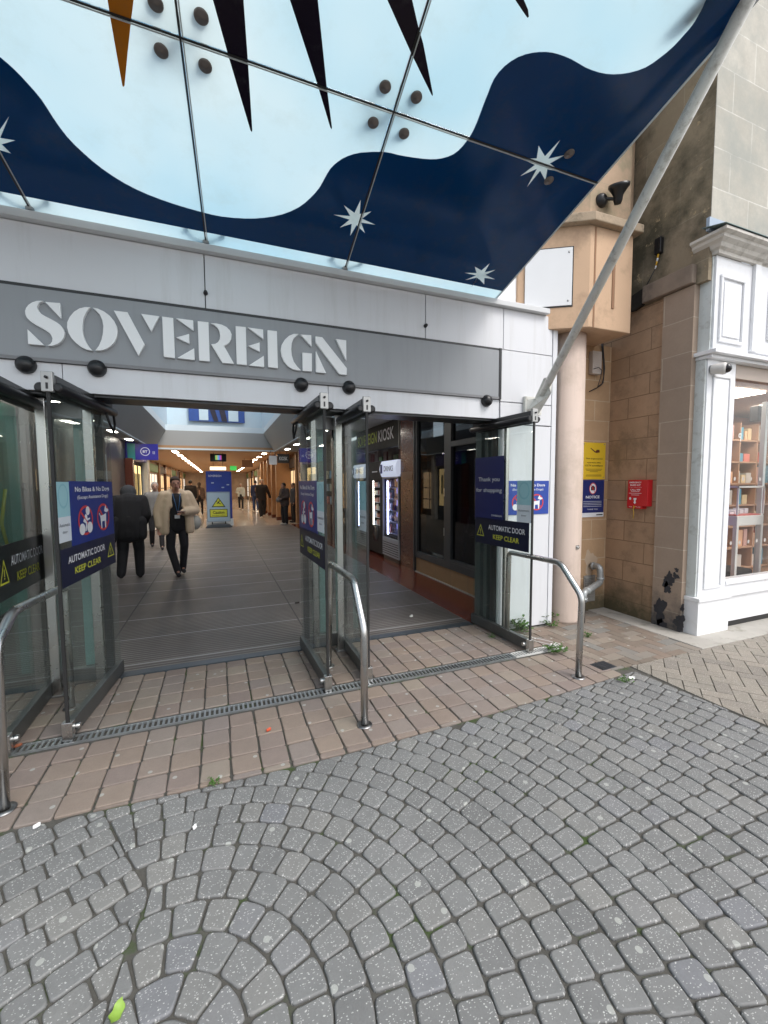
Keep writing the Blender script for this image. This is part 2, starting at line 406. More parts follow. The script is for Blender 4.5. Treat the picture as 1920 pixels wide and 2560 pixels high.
while r < 4.6:
    pitch = .1175 if k else .11
    r1 = r+pitch; rm = (r+r1)/2
    n = max(5, round(2*math.pi*rm/.108)); a0 = random.random()*6
    angs = [a0+2*math.pi*(i+random.uniform(-.09, .09))/n for i in range(n)]
    for i in range(n):
        t0 = angs[i]; t1 = angs[(i+1) % n]+(2*math.pi if i == n-1 else 0)
        px = CX+rm*math.cos((t0+t1)/2); py = CY+rm*math.sin((t0+t1)/2)
        if not (-1.2 < px < 3.4 and -1.6 < py < 2.7): continue
        tm = (t0+t1)/2
        poly = [jit((CX+q*math.cos(a), CY+q*math.sin(a))) for q, a in ((r, t0), (r1, t0), (r1+.002, tm), (r1, t1), (r, t1), (r-.002, tm))]
        poly = [q for q in poly]
        pc = clipsett(poly, False)
        if pc: S.add(pc, gap=random.uniform(.006, .010), rc=.018, rim=.007)
    r = r1; k += 1
# straight-ish courses left of the seam
ua = R(27); U = Vector((math.cos(ua), math.sin(ua))); V = Vector((-math.sin(ua), math.cos(ua)))
for j in range(-34, 30):
    off = random.random()*.1; x = -3.2+off
    while x < 3.2:
        L = random.uniform(.10, .135); cc = U*(x+L/2)+V*(j*.103)+Vector((-.6, 1.4))
        if -3.0 < cc.x < .1 and -2.0 < cc.y < 2.6:
            bend = lambda q: V*(-.05*((q-.0)**2)*.6)
            poly = []
            for (du, dv) in ((0, 0), (L, 0), (L, .103), (0, .103)):
                P_ = U*(x+du)+V*(j*.103+dv)+Vector((-.6, 1.4))+V*(.10*(x+du)*abs(x+du)*-.5); poly.append(jit((P_.x, P_.y)))
            pc = clipsett(poly, True)
            if pc: S.add(pc, gap=random.uniform(.005, .009), rc=.017, rim=.007)
        x += L
struct(S.build('sett_paving', M_SETT), 'grey rounded concrete setts laid in concentric arcs')
# square brown pavers
S = Setts(); p_ = .157; random.seed(12)
for i in range(-24, 22):
    for j in range(0, 12):
        x0 = .02+i*p_; y0 = 2.13+j*p_; cx = x0+p_/2; cy = y0+p_/2
        if cx > 2.98 or cx < -3.4: continue
        if abs(cy-2.99) < .02: continue
        poly = [jit(q, .0035) for q in ((x0, y0), (x0+p_, y0), (x0+p_, y0+p_), (x0, y0+p_))]
        e = .05; s = (YB(cx+e)-YB(cx-e))/(2*e)
        poly = clip(poly, s, -1, -(YB(cx)-s*cx)-.002)
        if len(poly) > 2: poly = clip(poly, 0, 1, 3.83)
        for lo, hi in ((2.925, 3.055),):
            if len(poly) > 2:
                if cy < 2.99: poly = clip(poly, 0, 1, lo)
                else: poly = clip(poly, 0, -1, -hi)
        if len(poly) > 2 and cy > 3.3 and cx > 2.66: continue
        if len(poly) > 2: S.add(poly, gap=.0085, rc=.014, rim=.006, dz=random.uniform(-.001, .001))
struct(S.build('brown_paving', M_BRK), 'square reddish brown pavers across the entrance')
def herring(cx0, cy0, ang, w, keep, S_, n=60, cl=(), **kw):
    ca, sa = math.cos(ang), math.sin(ang)
    for i in range(-n, n):
        for j in range(-n, n):
            k_ = (i-j) % 4
            if k_ == 0: rc_ = (i, i+2, j, j+1)
            elif k_ == 3: rc_ = (i, i+1, j, j+2)
            else: continue
            a, b, c_, d_ = [q*w for q in rc_]
            mx, my = (a+b)/2, (c_+d_)/2; X_ = cx0+mx*ca-my*sa; Y_ = cy0+mx*sa+my*ca
            P_ = [jit((cx0+x*ca-y*sa, cy0+x*sa+y*ca), .0012) for x, y in ((a, c_), (b, c_), (b, d_), (a, d_))]
            if not any(keep(*q) for q in P_+[(X_, Y_)]): continue
            for (ca_, cb_, cc_) in cl:
                if len(P_) > 2: P_ = clip(P_, ca_, cb_, cc_)
            if len(P_) > 2: S_.add(P_, gap=.0035, rc=.005, rim=.004, **kw)
S = Setts(); herring(4.2, 1.0, R(38), .1, lambda x, y: XR(y) < x < 7.6 and -1.4 < y < 2.44, S, 62, cl=((0, 1, 2.438), (-1, -.06, -(3.19+.102+.006)) , (-1, 0, -3.196)))
struct(S.build('herringbone_paving', M_BUF), 'buff clay bricks laid in herringbone by the shopfront')
S = Setts(); herring(3.5, 3.0, R(4), .1, lambda x, y: 2.98 < x < 4.14 and 2.44 < y < 3.73, S, 14, cl=((1, 0, 4.137), (-1, 0, -2.985), (0, -1, -2.442), (0, 1, 3.73)))
herring(3.5, 3.0, R(4), .1, lambda x, y: 2.63 < x < 3.0 and 3.14 < y < 3.49, S, 14, cl=((1, 0, 2.983), (-1, 0, -2.64), (0, -1, -3.15), (0, 1, 3.495)))
struct(S.build('brick_paving', M_MIX), 'mossy worn bricks in the corner beside the entrance')
CONC = M('concrete_edging', (.40, .38, .345), .9, var=.2, scale=5, bmp=.4, bscale=50, dirt=(.16, .16, .11), dirts=4)
g = MB(); g.box(4.14, 4.42, 2.44, 3.75, -.04, .004); g.box(4.42, 9, 2.44, 2.78, -.04, .004)
struct(g.build('kerb_strip', CONC, bev=.006), 'grey concrete edging at the foot of the stone walls')
# rest of the street behind and beside the camera
FAR = M('street_paving', (.22, .215, .205), .85, var=.15, scale=1.5, bmp=.3, bscale=20)
g = MB()
for q in ((-40, -3.0, -30, 3.4), (-3.0, 40, -30, -2.0), (7.55, 40, -2.0, 2.44)):
    g.box(q[0], q[1], q[2], q[3], -.05, -.004)
struct(g.build('street', FAR), 'plain grey paving of the street around the entrance')

# ================================================================== DRAINS
def drain(name, label, x0, x1, y0, y1, pitch, mat, group=None, alongy=False, ox=0, oy=0, rz=0):
    L = x1-x0; wd = y1-y0
    t_ = thing(name, label, 'drain', (x0, y0, 0), rz, group)
    ch = MB(); ch.box(0, L, 0, wd, -.08, -.03); ch.build('channel', BLACK, t_)
    gr = MB(); fr = .009
    gr.box(0, L, 0, fr, -.03, .001); gr.box(0, L, wd-fr, wd, -.03, .001)
    n = int(L/pitch)
    for i in range(n+1):
        a = i*pitch; gr.box(a, min(L, a+pitch*.42), fr, wd-fr, -.02, -.0005)
    gr.build('grate', mat, t_); return t_
drain('drainage_channel', 'long galvanised slotted drain crossing the entrance pavers', -2.4, 2.42, 2.945, 3.04, .031, GALV)
drain('drainage_channel', 'short whitish slotted drain beyond the bottom of the right-hand door', 2.43, 3.02, 2.95, 3.04, .028, M('pale_grate', (.62, .62, .6), .5, var=.15, scale=30))
drain('drainage_channel', 'whitish slotted drain running back to the white wall panel', 3.02, 3.42, 3.045, 3.135, .028, MATS['pale_grate'], rz=R(118))
_p = PZ(1508, 1664)
t_ = thing('drain_cover', 'small dark square cover set in the pavers right of the handrail', 'drain cover', (_p.x, _p.y, 0), R(4))
MB().box(-.085, .085, -.065, .065, -.02, .003).build('frame', M('iron', (.06, .065, .075), .5, .6, var=.3), t_, .003)
g = MB()
for i in range(5): g.box(-.07, .07, -.052+i*.022, -.04+i*.022, .003, .006)
g.build('rib', MATS['iron'], t_)

# ================================================================== FACADE
FY = 3.50
fac = thing('entrance_facade', 'white metal panelled facade above the shopping centre doors', 'building', (0, FY, 0))
def fbox(name, x0, x1, y0, y1, z0, z1, mat, par=fac, bev=.003, label=None):
    b = MB().box(x0, x1, y0-FY, y1-FY, z0, z1).build(name, mat, par, bev)
    if label: b['label'] = label
    return b
SLOT = .007
tops = [(-4.2, -1.95), (-1.95, -.048), (-.048, 1.80), (1.80, 2.66), (2.66, 3.28)]
for a, b in tops: fbox('facade_panel', a+SLOT/2, b-SLOT/2, FY, FY+.03, 2.868, 3.259, PANEL)
for a, b in ((-4.2, -2.8), (-2.8, -.962), (-.962, .885), (.885, 2.62)): fbox('facade_panel', a+.002, b-.002, FY, FY+.03, 2.185, 2.372, PANEL)
RX0 = 2.635
for a, b in ((.02, 2.135), (2.145, 2.352), (2.36, 2.862)):
    if a == 2.145:
        fbox('facade_panel', RX0, 2.99, FY, FY+.03, a, b, PANEL); fbox('facade_panel', 2.997, 3.28, FY, FY+.03, a, b, PANEL)
    else: fbox('facade_panel', RX0, 3.28, FY, FY+.03, a, b, PANEL)
fbox('corner_trim', 3.286, 3.345, FY-.004, FY+.05, .02, 3.259, PANEL)
fbox('backing', -4.2, 3.36, FY+.034, FY+.10, 2.18, 3.258, BLACK, bev=0)
fbox('backing', 2.62, 3.36, FY+.034, FY+.10, .0, 2.18, BLACK, bev=0)
fbox('ledge', -4.2, 3.19, FY-.055, FY+.14, 3.262, 3.308, M('ledge_metal', (.60, .61, .62), .4, var=.08, scale=3), bev=.004)
fbox('ledge_flashing', -4.2, 3.19, FY-.05, FY+.14, 3.308, 3.314, MATS['ledge_metal'], bev=0)
fbox('soffit', -4.2, 2.63, FY+.032, 3.80, 2.168, 2.182, DARKFR, bev=0)
for px, py in ((514, 733), (1063, 815)):
    q = PY(px, py, FY); g = MB(); g.lathe([(.0, .03), (.012, .03), (.015, .012), (.017, 0)], (q.x, -.0, q.z), (0, -1, 0), 14); g.build('cable_stud', BLACK, fac)
# sign
sg = thing('entrance_sign', 'grey fascia sign with raised white SOVEREIGN letters', 'sign', (0, FY, 0))
MB().box(-4.2, 2.60, -.018, .03, 2.395, 2.845).build('sign_panel', SIGNG, sg, .003)
g = MB(); g.box(-4.2, 2.60, -.012, .03, 2.845, 2.866); g.box(2.60, 2.628, -.022, .03, 2.375, 2.866); g.build('frame', BLACK, sg)
MB().box(-4.2, 2.60, -.022, .03, 2.374, 2.395).build('frame', M('grey_trim', (.2, .2, .21), .4), sg)
A_ = (50, 730, 5.184); B_ = (340, 760, 5.925); C_ = (580, 790, 5.184)
LET = [
 (A_, [(270,112),(215,115),(160,132),(110,165),(78,205),(65,245),(70,290),(90,335),(130,375),(190,415),(260,455),(325,490),(375,525),(405,560),(420,600),(415,640),(395,670),(355,695),(420,695),(480,675),(530,640),(565,590),(578,530),(560,475),(520,425),(470,390),(400,350),(320,310),(265,275),(235,235),(222,195),(232,155),(255,130),(300,118)]),
 (A_, [(325,128),(515,143),(532,345)]), (A_, [(95,482),(312,690),(105,672)]),
 (A_, [(910,197),(840,195),(770,212),(700,255),(645,320),(612,390),(610,460),(628,530),(665,595),(720,655),(790,710),(860,745),(940,760),(885,700),(845,630),(820,560),(808,480),(812,400),(825,330),(860,255)]),
 (A_, [(945,203),(1010,215),(1085,250),(1160,305),(1215,370),(1250,440),(1265,510),(1255,580),(1225,645),(1175,700),(1110,740),(1040,758),(975,757),(1020,700),(1055,620),(1075,530),(1080,440),(1065,360),(1030,285)]),
 (A_, [(1215,240),(1393,262),(1615,678),(1535,825)]),
 (B_, [(78,145),(345,182),(225,405)]),
 (B_, [(387,185),(550,208),(577,800),(412,780)]), (B_, [(592,210),(845,242),(852,395)]), (B_, [(595,495),(785,443),(793,588)]), (B_, [(610,800),(860,655),(870,830)]),
 (B_, [(913,253),(1073,270),(1092,850),(935,835)]),
 (B_, [(1105,282),(1190,288),(1270,305),(1340,340),(1390,390),(1417,450),(1412,510),(1385,565),(1345,600),(1303,618),(1452,885),(1280,870),(1115,595),(1175,588),(1215,565),(1240,520),(1247,460),(1235,400),(1205,345),(1160,308)]),
 (C_, [(47,130),(178,143),(192,635),(62,622)]), (C_, [(205,148),(403,175),(408,300)]), (C_, [(210,387),(358,342),(360,462)]), (C_, [(218,640),(412,515),(417,660)]),
 (C_, [(460,182),(582,197),(595,675),(470,662)]),
 (C_, [(862,232),(800,232),(740,255),(685,305),(645,370),(632,440),(645,520),(675,590),(725,650),(790,690),(850,703),(895,705),(845,655),(800,590),(775,510),(768,430),(775,350),(800,290)]),
 (C_, [(888,240),(1027,248),(1032,395)]), (C_, [(913,473),(1035,485),(1035,718),(918,710)]),
 (C_, [(1083,263),(1170,275),(1487,675),(1487,762),(1395,755),(1085,345)]), (C_, [(1348,298),(1480,315),(1483,580)]), (C_, [(1088,455),(1220,740),(1090,728)])]
for (ox, oy, sc), pts in LET:
    P_ = [PY(ox+x/sc, oy+y/sc, FY-.045) for x, y in pts]
    P_ = [(q.x, -.045, q.z) for q in P_]
    MB().prism(P_, (0, .026, 0)).build('letter', LETTER, sg)
for i, (px, py) in enumerate(((60, 913), (240, 922), (755, 963), (875, 970), (1221, 1003))):
    q = PY(px, py, FY-.04)
    lb = ['widest black dome light at the left end of the white band', 'black dome light above the left open door, second from the left', 'black dome light above the middle door opening, left of the pair', 'black dome light between the two right-hand door headers', 'small black dome light at the right end of the white band'][i]
    o_ = MB().lathe([(.0, .066), (.02, .064), (.04, .053), (.052, .035), (.058, .012), (.058, 0)], (q.x, FY-.0, q.z+.012), (0, -1, -.25), 24).build('dome_light', BLACK)
    solo(o_, lb, 'light', 'black dome lights under the sign')

# sensor under the soffit
for x, lb in ((.55, 'black motion sensor under the header left of the middle post'), (-.1, 'black motion sensor at the middle of the header')):
    pass

# ================================================================== CANOPY
CZ0, CS = 3.34, .206
CN = Vector((0, CS, 1)).normalized()
def PC(x, y, lift=0.0):
    q = PPL(x, y, Vector((0, 3.45, CZ0))-CN*lift, CN); return q
m, t, p, o = nmat('frosted_glass'); t.nodes.remove(p); v = objvec(t)
sx_ = t.nodes.new('ShaderNodeSeparateXYZ'); t.links.new(v, sx_.inputs[0]); tl = ND(t, 'ShaderNodeBsdfTranslucent'); df = ND(t, 'ShaderNodeBsdfDiffuse'); gl = ND(t, 'ShaderNodeBsdfGlossy', i_Roughness=.12)
cc = mixc(t, ramp(t, noise(t, v, .8, 3, .5), [(.33, 0.0), (.66, 1.0)]), (.54, .77, .87), (.80, .90, .91))
cc = mixc(t, mth(t, 'MULTIPLY', ramp(t, noise(t, v, 4, 9, .7), [(.5, 0.0), (.75, 1.0)]), .22), cc, (.42, .47, .40)); t.links.new(cc, tl.inputs[0]); df.inputs[0].default_value = (.55, .62, .65, 1)
a_ = t.nodes.new('ShaderNodeMixShader'); a_.inputs[0].default_value = .22; t.links.new(tl.outputs[0], a_.inputs[1]); t.links.new(df.outputs[0], a_.inputs[2])
b_ = t.nodes.new('ShaderNodeMixShader'); b_.inputs[0].default_value = .05; t.links.new(a_.outputs[0], b_.inputs[1]); t.links.new(gl.outputs[0], b_.inputs[2]); t.links.new(b_.outputs[0], o.inputs[0])
FROST = m
CLEAR = GLASS('clear_glass', (.93, .98, .97), 1.45)
def FILM(name, col, trans=.35):
    m, t, p, o = nmat(name); t.nodes.remove(p)
    tl = ND(t, 'ShaderNodeBsdfTranslucent'); df = ND(t, 'ShaderNodeBsdfDiffuse'); gl = ND(t, 'ShaderNodeBsdfGlossy', i_Roughness=.15)
    n = noise(t, objvec(t), 1.3, 3)
    c_ = mixc(t, n, tuple(x*.8 for x in col), tuple(min(1, x*1.15) for x in col)); c_ = mixc(t, mth(t, 'MULTIPLY', ramp(t, noise(t, objvec(t), 7, 8, .7), [(.5, 0.0), (.8, 1.0)]), .25), c_, (.12, .13, .12)); t.links.new(c_, tl.inputs[0]); t.links.new(c_, df.inputs[0])
    a = t.nodes.new('ShaderNodeMixShader'); a.inputs[0].default_value = 1-trans; t.links.new(tl.outputs[0], a.inputs[1]); t.links.new(df.outputs[0], a.inputs[2])
    b = t.nodes.new('ShaderNodeMixShader'); b.inputs[0].default_value = .03; t.links.new(a.outputs[0], b.inputs[1]); t.links.new(gl.outputs[0], b.inputs[2]); t.links.new(b.outputs[0], o.inputs[0])
    return m
F_NAVY = FILM('navy_film', (.006, .092, .235), .60); F_BLK = FILM('black_film', (.012, .008, .02), .1); F_ORG = FILM('orange_film', (.60, .26, .03), .5); F_STAR = FILM('pale_film', (.95, .95, .92), .80)
can = thing('glass_canopy', 'sloping frosted glass canopy with navy wave, spike and star print', 'canopy', (0, 3.45, CZ0))
def loc_(q): return Vector((q.x, q.y-3.45, q.z-CZ0))
def cz(x, y): return CZ0+(3.45-y)*CS
# joints as lines in plan (x at Y) measured from the photograph
def planline(a, b):
    A, B = PC(*a), PC(*b); return A, B
J = [planline((81, 532), (0, 388)), planline((515, 607), (449, 81)), planline((862, 671), (984, 278)), planline((1256, 728), (1700, 219))]
def jx(k, Y): A, B = J[k]; return A.x+(B.x-A.x)*(Y-A.y)/(B.y-A.y)
YC = PC(984, 278).y; YBK = 3.50; YF = .35; YC2 = YC-1.35
EDG = [lambda Y: jx(0, Y)-2.1, lambda Y: jx(0, Y)-1.05, lambda Y: jx(0, Y), lambda Y: jx(1, Y), lambda Y: jx(2, Y), lambda Y: jx(3, Y)]
ROWS = [YBK, YC, YC2, YF]
hw = .006
for i in range(len(EDG)-1):
    for j in range(3):
        ya, yb = ROWS[j]-(hw if j else 0), ROWS[j+1]+hw
        c_ = [(EDG[i](ya)+hw, ya), (EDG[i+1](ya)-hw, ya), (EDG[i+1](yb)-hw, yb), (EDG[i](yb)+hw, yb)]
        lo = [loc_(Vector((x, y, cz(x, y)))) for x, y in c_]; hi = [q+CN*.017 for q in lo]
        g = MB(); g.quad(*lo, mi=0); g.quad(*hi, mi=1)
        for k in range(4): g.quad(lo[k], lo[(k+1) % 4], hi[(k+1) % 4], hi[k], mi=1)
        g.build('glass_pane', [FROST, CLEAR], can)
SEAL = M('black_sealant', (.012, .014, .014), .45); SEALW = M('pale_sealant_edge', (.5, .55, .56), .4)
def strip(a, b, w, lift, mat, name, th=.004):
    a = loc_(a)-CN*lift; b = loc_(b)-CN*lift; d = (b-a).normalized(); s_ = d.cross(CN)*w/2
    g = MB(); lo = [a-s_, a+s_, b+s_, b-s_]; hi = [q+CN*th for q in lo]; g.quad(*lo); g.quad(*hi)
    for k in range(4): g.quad(lo[k], lo[(k+1) % 4], hi[(k+1) % 4], hi[k])
    return g.build(name, mat, can)
pt = lambda x, y: Vector((x, y, cz(x, y)))
for k in (1, 2, 3, 4):
    f = EDG[k]; strip(pt(f(YBK), YBK), pt(f(YF), YF), .009, .006, SEAL, 'sealant_joint'); strip(pt(f(YBK)+.011, YBK), pt(f(YF)+.011, YF), .006, .005, SEALW, 'joint_edge')
for Y_ in (YC, YC2):
    strip(pt(EDG[0](Y_), Y_), pt(EDG[5](Y_), Y_), .009, .0065, SEAL, 'sealant_joint'); strip(pt(EDG[0](Y_), Y_+.011), pt(EDG[5](Y_), Y_+.011), .007, .0055, SEALW, 'joint_edge')
strip(pt(EDG[5](YBK)+.004, YBK), pt(EDG[5](YF)+.004, YF), .012, .004, SEALW, 'edge_seal', .02)
def film(pts, name, mat, lift):
    P_ = [loc_(q)-CN*lift for q in pts]
    g = MB(); g.prism(P_, CN*.0008); return g.build(name, mat, can)
s1 = lambda L: [(x/1.728, y/1.728) for x, y in L]
s2 = lambda L: [(960+x/1.728, y/1.728) for x, y in L]
s4 = lambda L: [(960+x/1.728, 400+y/1.728) for x, y in L]
wave = s1([(-330,60),(-200,100),(-90,170),(0,245),(60,297),(120,360),(180,430),(230,508),(290,590),(360,660),(440,727),(540,792),(640,840),(750,880),(870,915),(960,935),(1060,943),(1140,940),(1220,925),(1290,895),(1340,855),(1378,812),(1402,770),(1427,728),(1460,697),(1500,674),(1560,658),(1659,655)]) + \
 s2([(60,668),(130,680),(200,687),(250,683),(300,665),(340,630),(376,580),(400,530),(430,450),(450,400),(475,340),(520,285),(580,245),(640,227),(700,223),(750,232),(810,255),(870,290),(930,312),(990,320),(1060,313),(1130,290),(1190,250),(1250,200),(1300,145),(1330,110),(1358,65),(1390,0),(1400,-80),(1370,-200)])
def smooth(L):
    out = []
    for i in range(len(L)-1):
        p0 = L[max(0, i-1)]; p1 = L[i]; p2 = L[i+1]; p3 = L[min(len(L)-1, i+2)]
        for q in (0, .5):
            out.append(tuple(.5*((2*p1[k])+(-p0[k]+p2[k])*q+(2*p0[k]-5*p1[k]+4*p2[k]-p3[k])*q*q+(-p0[k]+3*p1[k]-3*p2[k]+p3[k])*q**3) for k in (0, 1)))
    out.append(L[-1]); return out
wv = [PC(x, y) for x, y in smooth(wave)]
blue = list(wv)
yend = YF+.3
last = wv[-1]
blue += [pt(EDG[5](yend)-.12, yend), pt(EDG[5](yend)-.004, yend), pt(EDG[5](3.375)-.004, 3.375)]
BKL = PC(0, 489)
_y1 = PC(1256, 728).y; _y0 = PC(0, 489).y
YE = lambda x: 3.375
blue += [pt(EDG[4](YE(0)), YE(0)), pt(EDG[3](YE(0)), YE(0)), pt(EDG[2](YE(0)), YE(0)), pt(-2.9, YE(0))]
def spike(pts, mat): film([PC(x, y) for x, y in pts], 'spike_print', mat, .002)
spike(s1([(400,-500),(465,0),(478,85),(505,240),(529,370),(533,374),(538,368),(552,220),(566,90),(577,0),(640,-500)]), F_ORG)
spike(s1([(750,-600),(920,0),(988,245),(1082,562),(1088,570),(1090,560),(1070,250),(1052,0),(1010,-600)]), F_BLK)
spike(s1([(1050,-600),(1253,0),(1370,360),(1427,550),(1433,558),(1434,548),(1411,370),(1373,0),(1310,-600)]), F_BLK)
spike(s2([(-260,-600),(15,0),(120,235),(205,408),(210,414),(211,404),(170,190),(147,110),(122,0),(0,-600)]), F_BLK)
spike(s2([(250,-600),(568,0),(608,60),(620,76),(626,70),(622,40),(605,0),(440,-600)]), F_BLK)
HOLES = []
def star(tips, c, tf, ri=.33):
    n = len(tips); out = []
    for i in range(n):
        a, b = tips[i], tips[(i+1) % n]
        ma = ((a[0]+b[0])/2-c[0], (a[1]+b[1])/2-c[1]); L = math.hypot(*ma); rr = ri*sum(math.hypot(q[0]-c[0], q[1]-c[1]) for q in tips)/n
        out += [a, (c[0]+ma[0]/L*rr, c[1]+ma[1]/L*rr)]
    hole = [PC(x, y) for x, y in tf(out)]; HOLES.append(hole)
    cc_ = sum(hole, Vector())/len(hole); film([q.lerp(cc_, .01) for q in hole], 'star_print', F_STAR, .002)
star([(1558,862),(1605,912),(1622,970),(1577,1007),(1513,1018),(1468,982),(1440,926),(1485,885)], (1537, 945), s1)
star([(457,445),(483,473),(480,515),(433,537),(378,547),(350,518),(347,486),(392,460)], (418, 496), s4)
star([(762,602),(782,668),(766,742),(697,780),(617,808),(588,760),(595,685),(668,628)], (684, 705), s2)
star([(40,500),(67,605),(48,662),(-20,720),(-90,690),(-120,640),(-100,560),(-40,520)], (-25, 615), s1)
from mathutils.geometry import tessellate_polygon
_loops = [[loc_(q)-CN*.002 for q in L_] for L_ in [blue]+HOLES]
_tris = tessellate_polygon(_loops); _fl = [q for L_ in _loops for q in L_]; _n = len(_fl)
g = MB(); g.add(_fl+[q+CN*.0008 for q in _fl], [tuple(t_) for t_ in _tris]+[tuple(i+_n for i in t_) for t_ in _tris]); g.build('wave_print', F_NAVY, can)
BOLT = M('bronze_grey_bolt', (.16, .14, .13), .4, .5, var=.2)
for px, py in ((389, 7), (503, 40), (403, 126), (513, 164), (963, 216), (1041, 242), (933, 306), (1010, 333), (1423, 383), (1372, 450)):
    q = loc_(PC(px, py)); g = MB(); g.lathe([(.0, .012), (.008, .012), (.009, .010), (.026, .010), (.031, .006), (.031, 0), (.031, -.03)], q, -CN, 22); g.build('bolt_disc', BOLT, can)
SPID = M('cast_spider', (.4, .43, .44), .4, .7, var=.2)
def spider(c, par, s_=.13, name='spider_fitting', dz=-.02, dirs=((1, 1), (1, -1), (-1, 1), (-1, -1))):
    g = MB(); c = Vector(c)
    for sx, sy in dirs:
        e = c+Vector((sx*s_, sy*s_*.75, -CS*sy*s_*.75)); mid = c+Vector((sx*s_*.5, sy*s_*.4, .035))
        g.tube([c, mid, e], [.016, .012, .010], 8); g.lathe([(0, .02), (.018, .02), (.018, -.015), (0, -.015)], e, (0, 0, 1), 12)
    g.lathe([(0, .03), (.024, .03), (.024, -.05), (0, -.05)], c, (0, 0, 1), 12)
    g.build(name, SPID, par)
for k in (2, 3, 4):
    q = loc_(pt(EDG[k](3.47), 3.47)); spider(q+Vector((0, .0, .035)), can, .12)
    for Y_ in (YC, YC2):
        q = loc_(pt(EDG[k](Y_), Y_)); spider(q+Vector((0, 0, .10)), can, .10)
# a dark tube is added above the glass, after the strut, to darken a smear
# strut
ST = thing('canopy_strut', 'long pale grey tubular strut rising from the facade to the canopy corner', 'strut', (3.0, 3.48, 2.3))
stm = M('strut_paint', (.70, .70, .66), .45, var=.08, scale=5, dirt=(.30, .27, .23), dirts=16)
b0 = PY(1356, 985, 3.36); b1 = PX(1650, 410, 2.72); 
top = PX(1850, 38, 2.36)
b1 = b0.lerp(top, .5)
o_ = Vector((3.0, 3.48, 2.3))
tt = top+(top-b0)*.12
g = MB(); g.tube([b0-o_, tt-o_], [.035, .034], 24); g.build('tube', stm, ST)
bk = PY(1335, 1012, 3.46)
g = MB(); a_ = bk-o_; e_ = (b0+(top-b0)*.06)-o_
g.prism([a_+Vector((-.09, 0, .05)), a_+Vector((-.09, 0, -.07)), a_+Vector((.04, -.03, -.09)), e_+Vector((.04, -.0, -.10)), e_+Vector((.05, 0, .0)), e_+Vector((-.03, 0, .05)), a_+Vector((.0, -.03, .06))], (0, .03, 0)); g.build('bracket', stm, ST, .004)
g = MB(); g.box(a_.x-.11, a_.x+.10, a_.z*0+.0-.02, .018, a_.z-.10, a_.z+.08); g.build('wall_plate', stm, ST, .003)
q = tt-o_; g = MB(); g.tube([q+Vector((0, 0, -.02)), q+CN*.10+Vector((0, -.04, 0))], .03, 14); g.build('clamp', SPID, ST)

_a = loc_(PC(1712, 62))+CN*.045; _b = loc_(PC(1830, -60))+CN*.045
MB().tube([_a, _b], .036, 14).build('shade_tube', M('shade_tube_dark', (.02, .02, .02), .6), can)  # dark tube added above the frosted glass to cast a soft shadow smear
# glazed atrium wall above the ledge, behind the canopy
AT = thing('atrium_glazing', 'pale blue glazed screen rising behind the facade ledge', 'glazing', (0, 4.6, 3.2))
ATG = GLASS('atrium_glass', (.55, .78, .9), 1.5)
MB().box(-4.2, 2.9, 0, .02, .1, 2.6).build('glass', ATG, AT)
g = MB()
for i in range(12): x = -4.0+i*.62; g.box(x, x+.05, -.05, -.002, .1, 2.6)
g.box(-4.2, 2.9, -.05, -.002, .0, .1); g.build('mullion', M('blue_grey_mullion', (.3, .42, .52), .5), AT)

# ================================================================== DOORS
def tri_sign(par, c, right, up, w, h, lift):
    g = MB(); right = Vector(right); up = Vector(up); n = right.cross(up); C0 = Vector(c)+n*lift
    o = [C0-right*w/2-up*h/2, C0+right*w/2-up*h/2, C0+up*h/2]
    ce = (o[0]+o[1]+o[2])/3; i_ = [ce+(q-ce)*.78 for q in o]
    g.add(o+i_, [(k, (k+1) % 3, (k+1) % 3+3, k+3) for k in range(3)])
    a = w*.045
    g.add([ce-right*a+up*h*.26, ce+right*a+up*h*.26, ce+right*a*.6-up*h*.04, ce-right*a*.6-up*h*.04], [(0, 1, 2, 3)])
    disc(g, ce-up*h*.11, right, up, a, a*1.1, 0, 12)
    return g.build('warning_triangle', INKY, par)
def bikes(par, c, right, up, s, sy, lift):
    """round no-cycling sign: red ring with bar, white rider"""
    g = MB(); disc(g, c, right, up, s, s*sy, lift, 32, .84)
    r2 = Vector(right); u2 = Vector(up)
    fpoly(g, [(-s*.62, s*sy*.50), (-s*.50, s*sy*.62), (s*.62, -s*sy*.50), (s*.50, -s*sy*.62)], c, right, up, lift)
    g.build('red_ring', INKR, par)
    g = MB(); L = lift+.0006; S_ = s; T = s*sy
    disc(g, Vector(c)+r2*(-.52*S_)+u2*(-.55*T), right, up, S_*.38, T*.38, L, 20)
    disc(g, Vector(c)+r2*(.50*S_)+u2*(-.52*T), right, up, S_*.38, T*.38, L, 20)
    disc(g, Vector(c)+r2*(.30*S_)+u2*(.62*T), right, up, S_*.27, T*.30, L, 20)
    fpoly(g, [(-.05*S_, .42*T), (.18*S_, .34*T), (.22*S_, .10*T), (.55*S_, .14*T), (.55*S_, .02*T), (.15*S_, -.05*T), (-.02*S_, .08*T), (-.16*S_, .28*T)], c, right, up, L)
    fpoly(g, [(-.25*S_, .15*T), (-.02*S_, .02*T), (.16*S_, -.18*T), (.0*S_, -.72*T), (-.14*S_, -.72*T), (-.02*S_, -.22*T), (-.38*S_, -.05*T)], c, right, up, L)
    g.build('rider_symbol', INKW, par)
